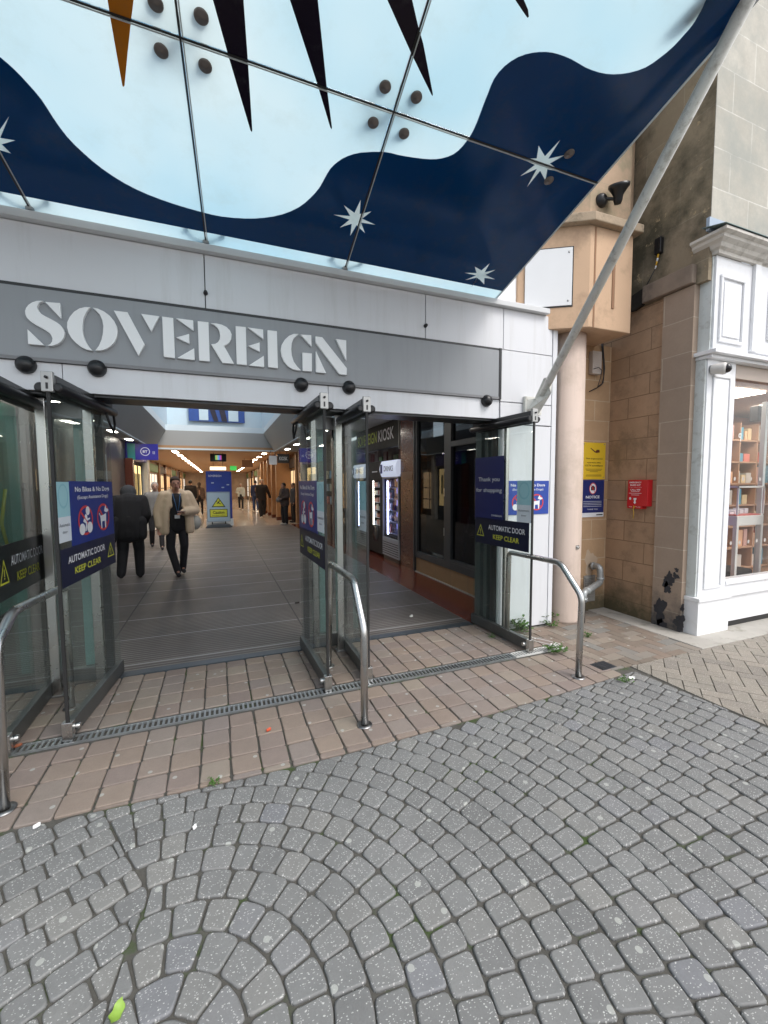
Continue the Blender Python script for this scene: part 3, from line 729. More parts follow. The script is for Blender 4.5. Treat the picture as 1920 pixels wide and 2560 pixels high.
def dogs(par, c, right, up, s, sy, lift):
    g = MB(); disc(g, c, right, up, s, s*sy, lift, 32, .84)
    S_ = s; T = s*sy
    fpoly(g, [(-s*.62, T*.50), (-s*.50, T*.62), (s*.62, -T*.50), (s*.50, -T*.62)], c, right, up, lift)
    g.build('red_ring', INKR, par)
    g = MB(); L = lift+.0006
    fpoly(g, [(.42*S_, .86*T), (.50*S_, .62*T), (.86*S_, .52*T), (.84*S_, .38*T), (.48*S_, .30*T), (.14*S_, .42*T), (.22*S_, .62*T)], c, right, up, L)
    fpoly(g, [(-.62*S_, .36*T), (-.45*S_, .12*T), (.05*S_, .16*T), (.44*S_, .24*T), (.40*S_, -.28*T), (.34*S_, -.82*T), (.20*S_, -.82*T), (.16*S_, -.30*T), (-.26*S_, -.32*T), (-.28*S_, -.82*T), (-.42*S_, -.82*T), (-.46*S_, -.30*T), (-.52*S_, .05*T), (-.70*S_, .30*T)], c, right, up, L)
    g.build('dog_symbol', INKW, par)
def nobikes(par, c, right, up, w, h, lift):
    c = Vector(c); right = Vector(right); up = Vector(up)
    text('No Bikes & No Dogs', c+up*h*.36, right, up, w*.80, h*.105, INKW, par, bold=.02, lift=lift)
    text('(Except Assistance Dogs)', c+up*h*.235, right, up, w*.72, h*.075, INKW, par, bold=.008, lift=lift)
    bikes(par, c-right*w*.20-up*h*.14, right, up, w*.165, h*.30/(w*.165), lift) if False else bikes(par, c-right*w*.21-up*h*.14, right, up, w*.16, (h*.245)/(w*.16), lift)
    dogs(par, c+right*w*.21-up*h*.14, right, up, w*.16, (h*.245)/(w*.16), lift)
GW = GLASS('pale_edge', (.5, .75, .7), 1.5)
def door(label, front, back, side, signs, cable=True):
    """leaf standing open across the facade; local x runs from the front edge to the back, visible face side*y"""
    front = Vector(front); back = Vector(back); d = back-front; L = d.length
    rz = math.atan2(d.y, d.x); t_ = thing('glass_door', label, 'door', (front.x, front.y, 0), rz, 'open glass doors')
    MB().box(.012, L, -.006, .006, .06, 2.10).build('glass_pane', DGLASS, t_)
    MB().box(0, .012, -.009, .009, .03, 2.09).build('edge_seal', RUBBER, t_)
    g = MB(); g.box(.0, L+.02, -.022, .022, .012, .112); g.build('bottom_rail', DOORM, t_, .003)
    g = MB(); g.box(-.012, .03, -.028, .028, .0, .118); g.lathe([(.0, .05), (.018, .05), (.02, .03), (.02, 0)], (.05, 0, .065), (0, side, 0), 16); g.build('pivot_bracket', STEEL, t_, .003)
    g = MB(); g.box(.02, L+.0, -.035, .035, 2.10, 2.185); g.build('top_rail', M('dark_anodised', (.06, .062, .065), .32, .7, var=.2), t_, .006)
    g = MB()
    for s_ in (-1, 1): g.tube([(.0, s_*.046, 2.112), (.02, s_*.046, 2.112), (L*.98, s_*.046, 2.112), (L+.02, s_*.046, 2.112)], [.018, .03, .03, .018], 14)
    g.build('finger_guard', BLACK, t_)
    g = MB(); g.box(-.008, .02, -.030, .030, 2.085, 2.20); g.build('end_plate', M('cast_alloy', (.42, .42, .41), .4, .8, var=.2), t_, .004)
    g = MB(); g.lathe([(.0, .012), (.008, .012), (.008, 0)], (-.008, 0, 2.165), (-1, 0, 0), 12); g.box(-.0095, -.008, -.006, .006, 2.10, 2.135); g.build('end_slot', BLACK, t_)
    if cable:
        g = MB(); g.tube([(L-.04, side*.05, 2.10), (L-.05, side*.06, 2.02), (L-.10, side*.065, 1.955), (L-.17, side*.06, 2.02), (L-.20, side*.05, 2.09)], .009, 8); g.build('cable_loop', BLACK, t_)
    right = Vector((1, 0, 0)) if side < 0 else Vector((-1, 0, 0)); up = Vector((0, 0, 1)); y = side*.0065
    def plate(name, x0, x1, z0, z1, mat, th=.002, off=0):
        return MB().box(x0, x1, min(y+side*off, y+side*(off+th)), max(y+side*off, y+side*(off+th)), z0, z1).build(name, mat, t_)
    def at(x, z): return Vector((x, y+side*.002, z))
    for sg_ in signs:
        k = sg_[0]
        if k == 'auto':
            x0, x1, z0, z1 = sg_[1:5]
            pn = plate('door_sign', x0, x1, z0, z1, sg_[5] if len(sg_) > 5 else NAVYD); w = x1-x0; h = z1-z0; c = at((x0+x1)/2, (z0+z1)/2)
            dx = sg_[6] if len(sg_) > 6 else .12; ti = sg_[7] if len(sg_) > 7 else -1
            text('AUTOMATIC DOOR', c+right*(w*dx*-ti)*.9+up*h*.17, right, up, w*.66, h*.19, INKW, pn, bold=.012)
            text('KEEP CLEAR', c+right*(w*dx*-ti)*.9-up*h*.17, right, up, w*.47, h*.18, INKY, pn, bold=.012)
            tri_sign(pn, c+right*(ti*w*.385)+up*h*.02, right, up, w*.155, h*.46, .002)
        elif k == 'bikes':
            x0, x1, z0, z1 = sg_[1:5]; pn = plate('door_sign', x0, x1, z0, z1, NAVY); nobikes(pn, at((x0+x1)/2, (z0+z1)/2), right, up, x1-x0, z1-z0, .002)
        elif k == 'thanks':
            x0, x1, z0, z1 = sg_[1:5]; pn = plate('door_sign', x0, x1, z0, z1, NAVYP); w = x1-x0; h = z1-z0; c = at((x0+x1)/2, (z0+z1)/2)
            text('Thank you', c+up*h*.14, right, up, w*.74, h*.085, INKW, pn, bold=.004); text('for shopping', c+up*h*-.03, right, up, w*.90, h*.085, INKW, pn, bold=.004)
            text('SOVEREIGN', c+up*h*-.415+right*w*.28, right, up, w*.34, h*.028, INKW, pn)
        elif k == 'sticker':
            x0, x1, z0, z1 = sg_[1:5]; zm = z0+(z1-z0)*.42
            a = plate('door_sticker', x0, x1, zm, z1, STICKA, .0015); b = plate('door_sticker', x0, x1, z0, zm, STICKW, .0018)
            g = MB(); disc(g, at((x0+x1)/2, (zm+z1)/2+.02), right, up, (x1-x0)*.38, (z1-zm)*.36, .0006, 24, .82); g.build('faded_ring', M('faded_aqua', (.28, .55, .62), .5, var=.04), a)
            if sg_[5]:
                w = x1-x0; text('Automatic', at((x0+x1)/2, zm-(zm-z0)*.32), right, up, w*.80, .021, M('grey_ink', (.08, .09, .13), .6), b); text('door', at((x0+x1)/2, zm-(zm-z0)*.60), right, up, w*.36, .017, MATS['grey_ink'], b)
    return t_
# leaf 1: left of the centre bay
door('open glass door at the left of the middle opening with blue no-bikes sign and sharp white lettering', (-.892, 2.975), (-.79, 3.90), -1,
     [('sticker', .005, .175, 1.205, 1.57, True), ('bikes', .177, .915, 1.165, 1.575), ('auto', .02, .918, .93, 1.165, NAVYD, .08, 1)])
door('open glass door at the right of the middle opening with blue no-bikes sign beside the centre handrail', (.722, 2.98), (.70, 3.89), 1,
     [('sticker', .012, .225, 1.185, 1.565, True), ('bikes', .226, .905, 1.145, 1.575), ('auto', .012, .905, .915, 1.16)])
door('open glass door left of the vending machine view, its stickers seen from behind', (1.052, 3.0), (1.07, 3.90), 1,
     [('sticker', .0, .19, 1.18, 1.57, True)])
door('open glass door in front of the white wall panel with dark blue thank-you sign', (2.615, 2.985), (2.585, 3.86), 1,
     [('sticker', .015, .20, 1.185, 1.57, True), ('thanks', .395, .855, 1.165, 1.815), ('auto', .035, .845, .915, 1.185)], cable=False)
M_GH = M('ghost_print', (.012, .014, .016), .4)
door('open glass door at the far left edge with dim keep clear lettering', (-1.185, 2.95), (-1.20, 3.86), -1,
     [('auto', .02, .80, .88, 1.20, M('sign_back', (.01, .012, .014), .35), .08, -1)])
# triangle and dark band on the hidden side of leaf 3
# posts
def post(name, label, x0, x1, y0, y1, z1, mat, group='steel door posts'):
    o_ = thing(name, label, 'post', ((x0+x1)/2, (y0+y1)/2, 0), 0, group); w = (x1-x0)/2; d = (y1-y0)/2
    MB().box(-w, w, -d, d, 0, z1).build('shaft', mat, o_, .006)
    MB().box(-w-.012, w+.012, -d-.012, d+.012, 0, .012).build('base_plate', STEELD, o_, .002); return o_
post('door_post', 'brushed steel post between the two left doors, left one of the pair', -1.175, -1.115, 3.64, 3.70, 2.165, STEEL)
post('door_post', 'steel post seen through the middle opening’s left glass door', -.905, -.845, 3.66, 3.72, 2.165, STEEL)
post('door_post', 'steel post seen through the glass of the door behind the centre handrail', .77, .82, 3.70, 3.75, 2.165, STEEL)
post('door_post', 'bright steel post behind the centre handrail between the two doors', .985, 1.045, 3.66, 3.72, 2.165, STEEL)
post('door_post', 'steel post against the white wall panel at the right opening', 2.655, 2.695, 3.425, 3.465, 2.165, STEEL)
DG = M('teal_frame', (.06, .085, .085), .3, .3, var=.2)
def pier(label, x0, x1, y):
    t_ = thing('door_frame_pier', label, 'door frame', ((x0+x1)/2, y, 0), 0, 'fixed glazed frames between doors'); w = (x1-x0)/2
    MB().box(-w, -w+.05, -.03, .03, 0, 2.165).build('frame_upright', DARKFR, t_, .003); MB().box(w-.05, w, -.03, .03, 0, 2.165).build('frame_upright', DARKFR, t_, .003)
    MB().box(-w+.05, w-.05, -.03, .03, 2.05, 2.165).build('frame_rail', STEELD, t_, .003); MB().box(-w+.05, w-.05, -.03, .03, 0, .12).build('frame_rail', STEELD, t_, .003)
    MB().box(-w+.05, w-.05, -.005, .005, .12, 2.05).build('glass_pane', DGLASS, t_)
    MB().box(-.02, .05, .04, .07, 0, 2.165).build('pale_strip', M('pale_teal_panel', (.42, .60, .60), .5, var=.05), t_, .002); return t_
pier('narrow glazed frame behind the two left doors', -1.19, -.82, 3.86)
pier('narrow glazed frame behind the centre handrail', .71, 1.08, 3.86)
t_ = thing('door_frame_pier', 'dark green side frame at the right end of the right opening', 'door frame', (2.70, 3.75, 0), 0, None)
for a, b in ((3.62, 3.66), (3.72, 3.78), (3.84, 3.94)): MB().box(-.05, .06, a-3.75, b-3.75, 0, 2.165).build('frame_upright', DG if a > 3.7 else DARKFR, t_, .003)
MB().box(-.005, .005, -.14, .08, 0, 2.165).build('glass_pane', DGLASS, t_)
# pale hoop above handrails
def rail(label, x, pts):
    t_ = thing('handrail', label, 'handrail', (x, pts[0][0], 0), 0, 'stainless handrails between the doors'); y0 = pts[0][0]
    P_ = [Vector((0, y-y0, z)) for y, z in pts]; out = [P_[0]]
    for i in range(1, len(P_)-1):
        a, b, c = P_[i-1], P_[i], P_[i+1]; r = .055; p = b+(a-b).normalized()*r; q = b+(c-b).normalized()*r
        for k in range(7): s = k/6; out.append(p*(1-s)**2+b*2*s*(1-s)+q*s*s)
    out.append(P_[-1]); g = MB(); g.tube(out, .0245, 18); g.build('tube', STEEL, t_)
    for q in (P_[0], P_[-1]): g = MB(); g.lathe([(.05, 0), (.05, .004), (.026, .006)], q, (0, 0, 1), 20); g.build('floor_collar', STEELD, t_)
rail('stainless steel handrail in the centre before the steel post', .83, [(3.40, 0), (3.30, .90), (2.66, .905), (2.455, .625), (2.46, 0)])
rail('stainless steel handrail on the right in front of the pink column', 2.625, [(3.34, 0), (3.32, .875), (2.66, .885), (2.43, .655), (2.445, 0)])
rail('stainless steel handrail cut by the left edge of the picture', -1.0, [(3.43, 0), (3.44, .86), (2.66, .905), (2.47, .79), (2.44, 0)])

# no-bikes plate on the facade
t_ = thing('wall_sign', 'blue no bikes and no dogs sign fixed to the white wall panel', 'sign', (2.99, FY-.004, 1.395))
MB().box(-.275, .275, -.003, .003, -.175, .175).build('sign_plate', M('mid_blue_print', (.02, .06, .34), .4, var=.05), t_, .001)
nobikes(t_, (0, -.003, 0), (1, 0, 0), (0, 0, 1), .55, .35, .002)

# ================================================================== MALL INTERIOR
MAT1 = None
m, t, p, o = nmat('entrance_matting'); v = objvec(t); s = t.nodes.new('ShaderNodeSeparateXYZ'); t.links.new(v, s.inputs[0])
fy = mth(t, 'FRACT', mth(t, 'MULTIPLY', s.outputs[1], 20)); rib = mth(t, 'GREATER_THAN', fy, .66)
base = mixc(t, noise(t, v, 3, 6, .65), (.055, .050, .048), (.13, .108, .095)); blu = mixc(t, ramp(t, s.outputs[1], [(0.0, 0.0), (1.0, 1.0)]), base, (.05, .07, .08))
c = mixc(t, mth(t, 'MULTIPLY', rib, ramp(t, noise(t, v, 1.3, 5, .6), [(.3, .25), (.7, .9)])), base, (.30, .285, .27))
fr = mth(t, 'FRACT', mth(t, 'ADD', mth(t, 'MULTIPLY', s.outputs[1], 1.47), .05)); ln = mth(t, 'LESS_THAN', fr, .03); c = mixc(t, ln, c, (.36, .36, .36))
fx = mth(t, 'FRACT', mth(t, 'ADD', mth(t, 'MULTIPLY', s.outputs[0], .55), .56)); lx = mth(t, 'LESS_THAN', fx, .008); c = mixc(t, lx, c, (.03, .03, .03))
t.links.new(c, p.inputs['Base Color']); p.inputs['Roughness'].default_value = .5; bump(t, p, rib, .5, .004)
struct(MB().box(-2.42, 2.56, 3.92, 16.2, -.05, .003).build('floor', m), 'ribbed dark entrance matting inside the doors')
struct(MB().box(-2.42, 2.56, 3.83, 3.92, -.05, .006).build('threshold', M('threshold_bar', (.10, .12, .14), .4, .6, var=.3, scale=12)), 'dark metal threshold bar at the edge of the matting')
m, t, p, o = nmat('polished_red_granite'); v = objvec(t); c = mixc(t, noise(t, v, 120, 4, .7), (.10, .022, .014), (.26, .07, .045)); t.links.new(c, p.inputs['Base Color']); p.inputs['Roughness'].default_value = .18
GRAN = m
struct(MB().box(2.56, 3.3, 3.90, 16.2, -.05, .005).build('granite_margin', GRAN, bev=.002), 'polished red granite strip beside the matting')
m, t, p, o = nmat('polished_tile'); v = objvec(t); s = t.nodes.new('ShaderNodeTexBrick'); s.offset = 0; s.inputs['Scale'].default_value = 1; s.inputs['Brick Width'].default_value = .6; s.inputs['Row Height'].default_value = .6; s.inputs['Mortar Size'].default_value = .004
s.inputs['Color1'].default_value = (.60, .57, .53, 1); s.inputs['Color2'].default_value = (.66, .62, .57, 1); s.inputs['Mortar'].default_value = (.3, .28, .25, 1); t.links.new(v, s.inputs['Vector'])
t.links.new(s.outputs[0], p.inputs['Base Color']); p.inputs['Roughness'].default_value = .12
struct(MB().box(-3.3, 3.3, 16.2, 70, -.05, .002).build('tiled_floor', m), 'pale polished tiled floor further inside')
CEIL = M('mall_ceiling', (.50, .50, .49), .8, var=.03)
WOODC = M('warm_ceiling', (.42, .24, .12), .6, var=.1, scale=2)
OPX, OPY = 1.98, 6.2
g = MB()
g.box(-3.4, -OPX, 3.95, 16.2, 2.78, 2.9); g.box(OPX, 3.4, 3.95, 16.2, 2.78, 2.9); g.box(-OPX, OPX, 3.95, OPY, 2.78, 2.9)
struct(g.build('ceiling', CEIL), 'grey lowered ceiling round the light well')
struct(MB().box(-3.4, 3.4, 16.2, 70, 2.78, 2.9).build('far_ceiling', WOODC), 'warm brown ceiling of the inner mall')
# sloping bulkhead round the light well and pale lip
BULK = M('bulkhead_grey', (.36, .355, .34), .8, var=.04, scale=1.5)
LIP = M('lip_white', (.72, .80, .84), .6, var=.03)
WELL = M('well_pale_blue', (.62, .76, .84), .7, var=.04)
bk_ = thing('light_well', 'pale blue light well with grey sloping bulkhead over the mall entrance', 'light well', (0, 11, 2.9))
def L3(x, y, z): return (x, y-11, z-2.9)
LX = 1.62
g = MB()
for s_ in (-1, 1): g.quad(L3(s_*OPX, OPY, 2.78), L3(s_*OPX, 16.2, 2.78), L3(s_*LX, 16.25, 3.42), L3(s_*LX, OPY+.3, 3.42))
g.quad(L3(-OPX, 16.2, 2.78), L3(OPX, 16.2, 2.78), L3(LX, 16.25, 3.42), L3(-LX, 16.25, 3.42)); g.quad(L3(-OPX, OPY, 2.78), L3(OPX, OPY, 2.78), L3(LX, OPY+.3, 3.42), L3(-LX, OPY+.3, 3.42))
g.build('bulkhead', BULK, bk_)
g = MB()
for s_ in (-1, 1): g.box(min(s_*OPX, s_*(OPX+.07)), max(s_*OPX, s_*(OPX+.07)), OPY-11, 5.2, -.145, -.10)
g.box(-OPX, OPX, 5.14, 5.22, -.145, -.09); g.build('edge_bead', LIP, bk_)
g = MB()
for s_ in (-1, 1): g.box(min(s_*LX, s_*(LX+.05)), max(s_*LX, s_*(LX+.05)), OPY+.3-11, 5.25, .52, .72)
g.box(-LX-.05, LX+.05, 5.25, 5.31, .52, .72); g.build('lip', LIP, bk_)
g = MB()
for s_ in (-1, 1): g.box(min(s_*(LX+.05), s_*(LX+.12)), max(s_*(LX+.05), s_*(LX+.12)), OPY+.3-11, 6.6, .72, 3.6)
g.box(-2.6, 2.6, 6.5, 6.6, .6, 3.6); g.build('well_wall', WELL, bk_)
for a in (471, 522, 592): pass
qa = PY(471, 1020, 17.4); qb = PY(612, 1058, 17.4)
MB().box(qa.x, qb.x, 6.38, 6.42, qb.z-2.9+.0, qb.z-2.9+1.3).build('blue_poster', M('blue_poster_print', (.03, .08, .30), .5, var=.3, scale=4), bk_)
w_ = qb.x-qa.x
g = MB(); zz = qb.z-2.9
for a, b in ((.18, .34), (.70, .88)): MB().box(qa.x+w_*a, qa.x+w_*b, 6.365, 6.375, zz+.04, zz+.55).build('pale_pane', M('poster_pale', (.55, .68, .74), .5, var=.1), bk_)
g = MB()
g = MB()
g.prism([(qa.x+w_*.34, 6.36, zz+.6), (qa.x+w_*.44, 6.36, zz+.6), (qa.x+w_*.52, 6.36, zz+.02), (qa.x+w_*.44, 6.36, zz+.02)], (0, .01, 0)); g.prism([(qa.x+w_*.52, 6.36, zz+.6), (qa.x+w_*.62, 6.36, zz+.6), (qa.x+w_*.68, 6.36, zz+.02), (qa.x+w_*.58, 6.36, zz+.02)], (0, .01, 0)); g.build('dark_legs', M('poster_dark', (.02, .015, .03), .6), bk_)
# walls
BROWN = M('brown_granite_wall', (.10, .03, .019), .22, var=.5, scale=40)
WALLD = M('mall_wall_dark', (.10, .085, .08), .35, var=.2, scale=3)
WOODW = M('mall_wood', (.30, .16, .075), .4, var=.3, scale=3)
wl = thing('mall_wall', 'dark left wall of the mall entrance', 'wall', (-2.42, 3.9, 0))
MB().box(-.15, 0, 0, 12.3, 0, 2.8).build('wall', WALLD, wl)
o_ = solo(MB().box(-3.35, -3.2, 16.2, 70, 0, 2.8).build('far_wall', WOODW), 'long brown shop wall running away on the left of the inner mall', 'wall')
o_ = solo(MB().box(2.95, 3.1, 16.2, 70, 0, 2.8).build('far_wall', WOODW), 'long brown shop wall running away on the right of the inner mall', 'wall')
o_ = solo(MB().box(-3.35, 3.1, 47.8, 48, 0, 2.8).build('far_wall', M('end_wall', (.45, .32, .22), .5, var=.5, scale=1.5)), 'end wall closing the mall far away', 'wall')
g = MB(); g.box(-6, -2.57, 3.6, 3.75, 0, 3.3); solo(g.build('side_wall', M('outer_wall_left', (.4, .38, .34), .8)), 'plain wall beyond the far left door', 'wall')
# shop bays on both far walls
for side, X_ in ((-1, -3.2), (1, 2.95)):
    y = 16.4
    for k in range(9):
        w = 2.6+((k*7) % 3)*.5
        t_ = thing('shop_bay', '%s lit shop front number %s along the %s of the inner mall' % (('cream', 'amber', 'white')[k % 3], ('one', 'two', 'three', 'four', 'five', 'six', 'seven', 'eight', 'nine')[k], 'left' if side < 0 else 'right'), 'shop front', (X_, y, 0), 0, 'shop fronts lining the inner mall')
        xs = (0, .12) if side < 0 else (-.12, 0)
        MB().box(xs[0], xs[1], 0, .35, 0, 2.78).build('pilaster', (WOODW, BROWN, M('cream_pilaster', (.55, .48, .38), .4))[k % 3], t_, .01)
        gcol = [(.85, .62, .36), (.75, .48, .25), (.8, .75, .66)][k % 3]
        MB().box(xs[0]*.3, xs[1]*.3, .38, w-.05, .3, 2.1).build('lit_window', EM('shop_light_%d' % (k % 3), gcol, .55), t_)
        g = MB()
        for j in range(4): g.box(xs[0]*.4, xs[1]*.4, .38+j*(w-.5)/3, .44+j*(w-.5)/3, .0, 2.15)
        for zz in (.0, .75, 1.3, 2.1): g.box(xs[0]*.39, xs[1]*.39, .38, w-.05, zz, zz+(.3 if zz == 0 else .05))
        g.build('window_frame', M('shop_frame', (.05, .04, .035), .4), t_)
        MB().box(xs[0]*.9, xs[1]*.9, .38, w-.05, 2.22, 2.62).build('fascia', [M('fascia_a', (.04, .03, .03), .5), M('fascia_b', (.35, .18, .06), .5), M('fascia_c', (.12, .25, .10), .5)][k % 3], t_, .004)
        y += w+.4
# ceiling lamps
LAMP = EM('lamp_white', (1, .93, .82), 14); LAMPW = EM('lamp_warm', (1, .82, .6), 24)
def lamp(label, x, y, w, l, mat, z=2.78, grp='ceiling lights in the mall'):
    t_ = thing('ceiling_light', label, 'light', (x, y, z), 0, grp)
    MB().box(-w/2-.02, w/2+.02, -l/2-.02, l/2+.02, -.012, 0).build('frame', WHITE, t_); MB().box(-w/2, w/2, -l/2, l/2, -.018, -.012).build('diffuser', mat, t_)
nm = ['nearest', 'second', 'third', 'fourth', 'fifth', 'sixth', 'seventh', 'eighth', 'ninth', 'tenth', 'eleventh', 'twelfth', 'thirteenth', 'fourteenth']
for i, y in enumerate((6.0, 7.6, 9.3, 11.2, 13.1, 15.0)): lamp('%s white ceiling light along the left side of the entrance' % nm[i], -2.2, y, .13, .42, LAMP)
for i, y in enumerate((5.2, 7.2, 9.3, 11.2, 13.1, 15.0)): lamp('%s white ceiling light along the right side of the entrance' % nm[i], 2.3, y, .13, .42, LAMP)
for i in range(13): lamp('%s warm ceiling strip in the left row of the inner mall' % nm[i], -1.45, 17.5+i*2.2, .16, 1.0, LAMPW)
for i in range(12): lamp('%s warm ceiling strip in the right row of the inner mall' % nm[i], 1.75, 17.5+i*2.2, .16, .5, LAMPW)
# left poster, green
PG = M('green_poster', (.03, .22, .16), .35, var=.5, scale=2.0)
t_ = thing('wall_poster', 'large dark green backlit style poster behind the far left door', 'poster', (-2.41, 5.6, 1.3))
MB().box(0, .02, -1.4, 1.2, -1.25, 1.25).build('poster_print', PG, t_)
g = MB(); disc(g, (.021, .1, .35), (0, 1, 0), (0, 0, 1), .30, .55, 0, 30); g.build('dark_oval', M('poster_slate', (.02, .03, .035), .4), t_)  # dark oval is part of the poster print
g = MB(); disc(g, (.022, .1, .25), (0, 1, 0), (0, 0, 1), .19, .32, 0, 30); g.build('tan_oval', M('poster_tan', (.20, .13, .10), .4), t_)
for P_ in ([(.03, -.55, .9), (.03, -.72, .3), (.03, -.5, -.3)], [(.03, .75, .2), (.03, .6, -.2), (.03, .8, -.7)]): MB().tube(P_, .02, 6).build('yellow_stroke', M('poster_yellow', (.30, .38, .04), .4), t_)
g = MB(); disc(g, (.024, .35, 1.0), (0, 1, 0), (0, 0, 1), .09, .11, 0, 24); g.build('amber_dot', M('poster_amber', (.6, .35, .02), .4), t_)
g = MB(); g.prism([(.025, -.1, -.55), (.025, .35, -.25), (.025, .6, -.8), (.025, -.05, -.95)], (.002, 0, 0)); g.build('pale_shape', M('poster_pale_shape', (.30, .34, .36), .4), t_)
# white advertising poster on left wall
t_ = thing('wall_poster', 'white poster with grey headline and red blocks on the left wall', 'poster', (-2.40, 10.4, 1.2))
MB().box(0, .02, -1.1, 1.0, -.75, 1.05).build('poster_board', M('poster_white', (.42, .46, .48), .5, var=.05), t_, .003)
g = MB(); rr = random.Random(2)
for j_, zz in enumerate((.74, .52, .34)):
    yy = -.55+.05*j_
    while yy < .5: ww = rr.uniform(.05, .12); g.box(.02, .022, yy, yy+ww*.8, zz, zz+(.13 if j_ < 2 else .04)); yy += ww+.03
g.build('headline_mark', M('poster_grey', (.12, .13, .14), .6), t_)
g = MB()
for j in range(2):
    for q in range(3): g.box(.02, .024, -.7+q*.5, -.42+q*.5, -.55+j*.45, -.25+j*.45)
g.build('red_block', M('poster_red', (.18, .03, .02), .5, var=.3), t_)
# phone shop on left wall : hanging blue sign, lit yellow window, pilasters
t_ = thing('phone_shop', 'phone shop with purple-blue sign and yellow lit window on the left wall', 'shop front', (-2.42, 13.6, 0))
MB().box(0, .25, .2, 2.2, 2.28, 2.78).build('fascia', M('purple_blue', (.03, .025, .30), .4, var=.05), t_, .01)
g = MB(); disc(g, (.252, 1.2, 2.53), (0, 1, 0), (0, 0, 1), .19, .19, 0, 28, .86); g.build('ring_emblem', INKW, t_)
# the same sign faces the doors
MB().box(.25, .83, .16, .20, 2.26, 2.72).build('projecting_panel', MATS['purple_blue'], t_, .006)
g = MB(); disc(g, (.50, .158, 2.50), (1, 0, 0), (0, 0, 1), .12, .12, .001, 28, .86); g.build('ring_emblem', INKW, t_); text('BT', (.50, .158, 2.50), (1, 0, 0), (0, 0, 1), .12, .07, INKW, t_, bold=.03)
text('EE', (.72, .158, 2.47), (1, 0, 0), (0, 0, 1), .06, .07, INKW, t_)
MB().box(.06, .25, .155, .20, 2.26, 2.72).build('teal_end', M('teal_print', (.03, .25, .25), .4), t_)
MB().box(0, .06, .9, 2.2, .6, 2.15).build('lit_window', EM('yellow_window', (1, .72, .32), .9), t_)
g = MB()
for j in range(5): g.box(.06, .07, 1.0+j*.22, 1.15+j*.22, 1.1, 1.9)
g.build('window_poster', M('window_poster', (.5, .42, .2), .5, var=.4, scale=6), t_)
g = MB()
for yy in (.85, 1.5, 2.2): g.box(0, .09, yy, yy+.06, 0, 2.2)
g.box(0, .09, .85, 2.26, 0, .6); g.build('window_frame', DARKFR, t_)
MB().box(0, .2, .0, .25, 0, 2.3).build('pilaster', BROWN, t_, .01)
MB().box(0, .25, 2.3, 2.6, 0, 2.78).build('pilaster', M('cream_pilaster2', (.5, .47, .42), .5), t_, .01)

# right side inside: low stone wall with dark windows, granite column, vending machines, kiosk
RXW = 3.2
rw = thing('inner_window_wall', 'dark framed shop windows on a low sandstone wall inside on the right', 'shop front', (RXW, 3.62, 0))
MB().box(.0, .2, 0, 2.98, 0, .265).build('stone_base', BLOCKS('inner_stone', 'x', .47, .30, ((.36, .22, .12), (.42, .27, .15)), (.28, .2, .13), .006, .5, v0=-.02), rw)
MB().box(-.03, 0, .3, 3.0, -.0, .02).build('base_bead', CONC, rw)
g = MB(); f = .07
for a, b in ((0, .10), (.92, 1.03), (1.82, 1.95), (1.03, 1.10), (1.75, 1.82), (2.88, 2.98)): g.box(-.02, .06, a, b, .265, 2.78)
g.box(-.018, .06, 0, 2.98, .262, .37); g.box(-.018, .058, 1.03, 1.95, .37, .42); g.box(-.018, .058, 1.03, 1.95, 2.08, 2.16); g.box(-.016, .06, 0, 2.98, 2.62, 2.78)
g.build('window_frame', M('slate_frame', (.05, .055, .06), .4, var=.15), rw, .004)
SHG = GLASS('shop_glass', (.45, .48, .5), 1.5, refl=1.0)
for a, b in ((.10, .92), (1.10, 1.75), (1.95, 2.88)): MB().box(.02, .03, a, b, .37, 2.62).build('glass', SHG, rw)
MB().box(.55, .6, 0, 2.98, 0, 2.78).build('back_screen', M('dark_room', (.05, .045, .06), .7, var=.5, scale=2), rw)
MB().box(.10, .13, 2.1, 2.75, .40, 2.3).build('grey_blind', M('grey_blind', (.16, .16, .15), .6), rw)
MB().box(.035, .045, 2.6, 2.8, 1.62, 1.78).build('paper_notice', M('paper', (.6, .58, .52), .7), rw)
MB().box(.05, .07, 1.12, 1.72, .45, 1.2).build('purple_poster', M('poster_purple', (.03, .02, .07), .5), rw)
g = MB()
for a0, ln_ in ((80, .24), (28, .18), (12, .18), (250, .24), (205, .14), (190, .14), (110, .1)):
    a = R(a0); c0 = Vector((.046, 1.42, .78)); dv = Vector((0, -math.cos(a), math.sin(a)))
    for off in (-.014, .014):
        pv = Vector((0, math.sin(a), math.cos(a)))*off; g.tube([c0+dv*.07+pv, c0+dv*(.07+ln_)+pv], .0035, 5)
g.build('burst_mark', M('lilac_ink', (.35, .3, .42), .5), rw)
g = MB()
for zz in (.75, 1.35): g.box(-.025, -.02, 1.93, 1.945, zz, zz+.12)
g.build('hinge', STEEL, rw)
MB().box(.1, .5, .25, .9, 1.0, 1.6).build('dim_display', M('dim_display', (.07, .03, .05), .6, var=.6, scale=8), rw)
o_ = thing('granite_column', 'polished brown granite column between the window and the vending machine', 'column', (RXW, 6.62, 0))
MB().box(-.03, .3, 0, .55, 0, 2.78).build('shaft', BROWN, o_, .004); MB().box(-.035, .3, -.05, -.002, 0, 2.78).build('edge_strip', DARKFR, o_)
for zz in (1.62,): MB().box(-.036, -.031, .04, .50, zz, zz+.14).build('reflected_notice', M('tan_reflection', (.20, .10, .05), .4), o_)  # reflection of a notice in the polished granite, painted as a tan plate
g = MB(); g.box(RXW+.5, RXW+.62, 7.1, 16.2, 0, 2.8); solo(g.build('recess_wall', WALLD), 'dark wall behind the vending machines', 'wall')
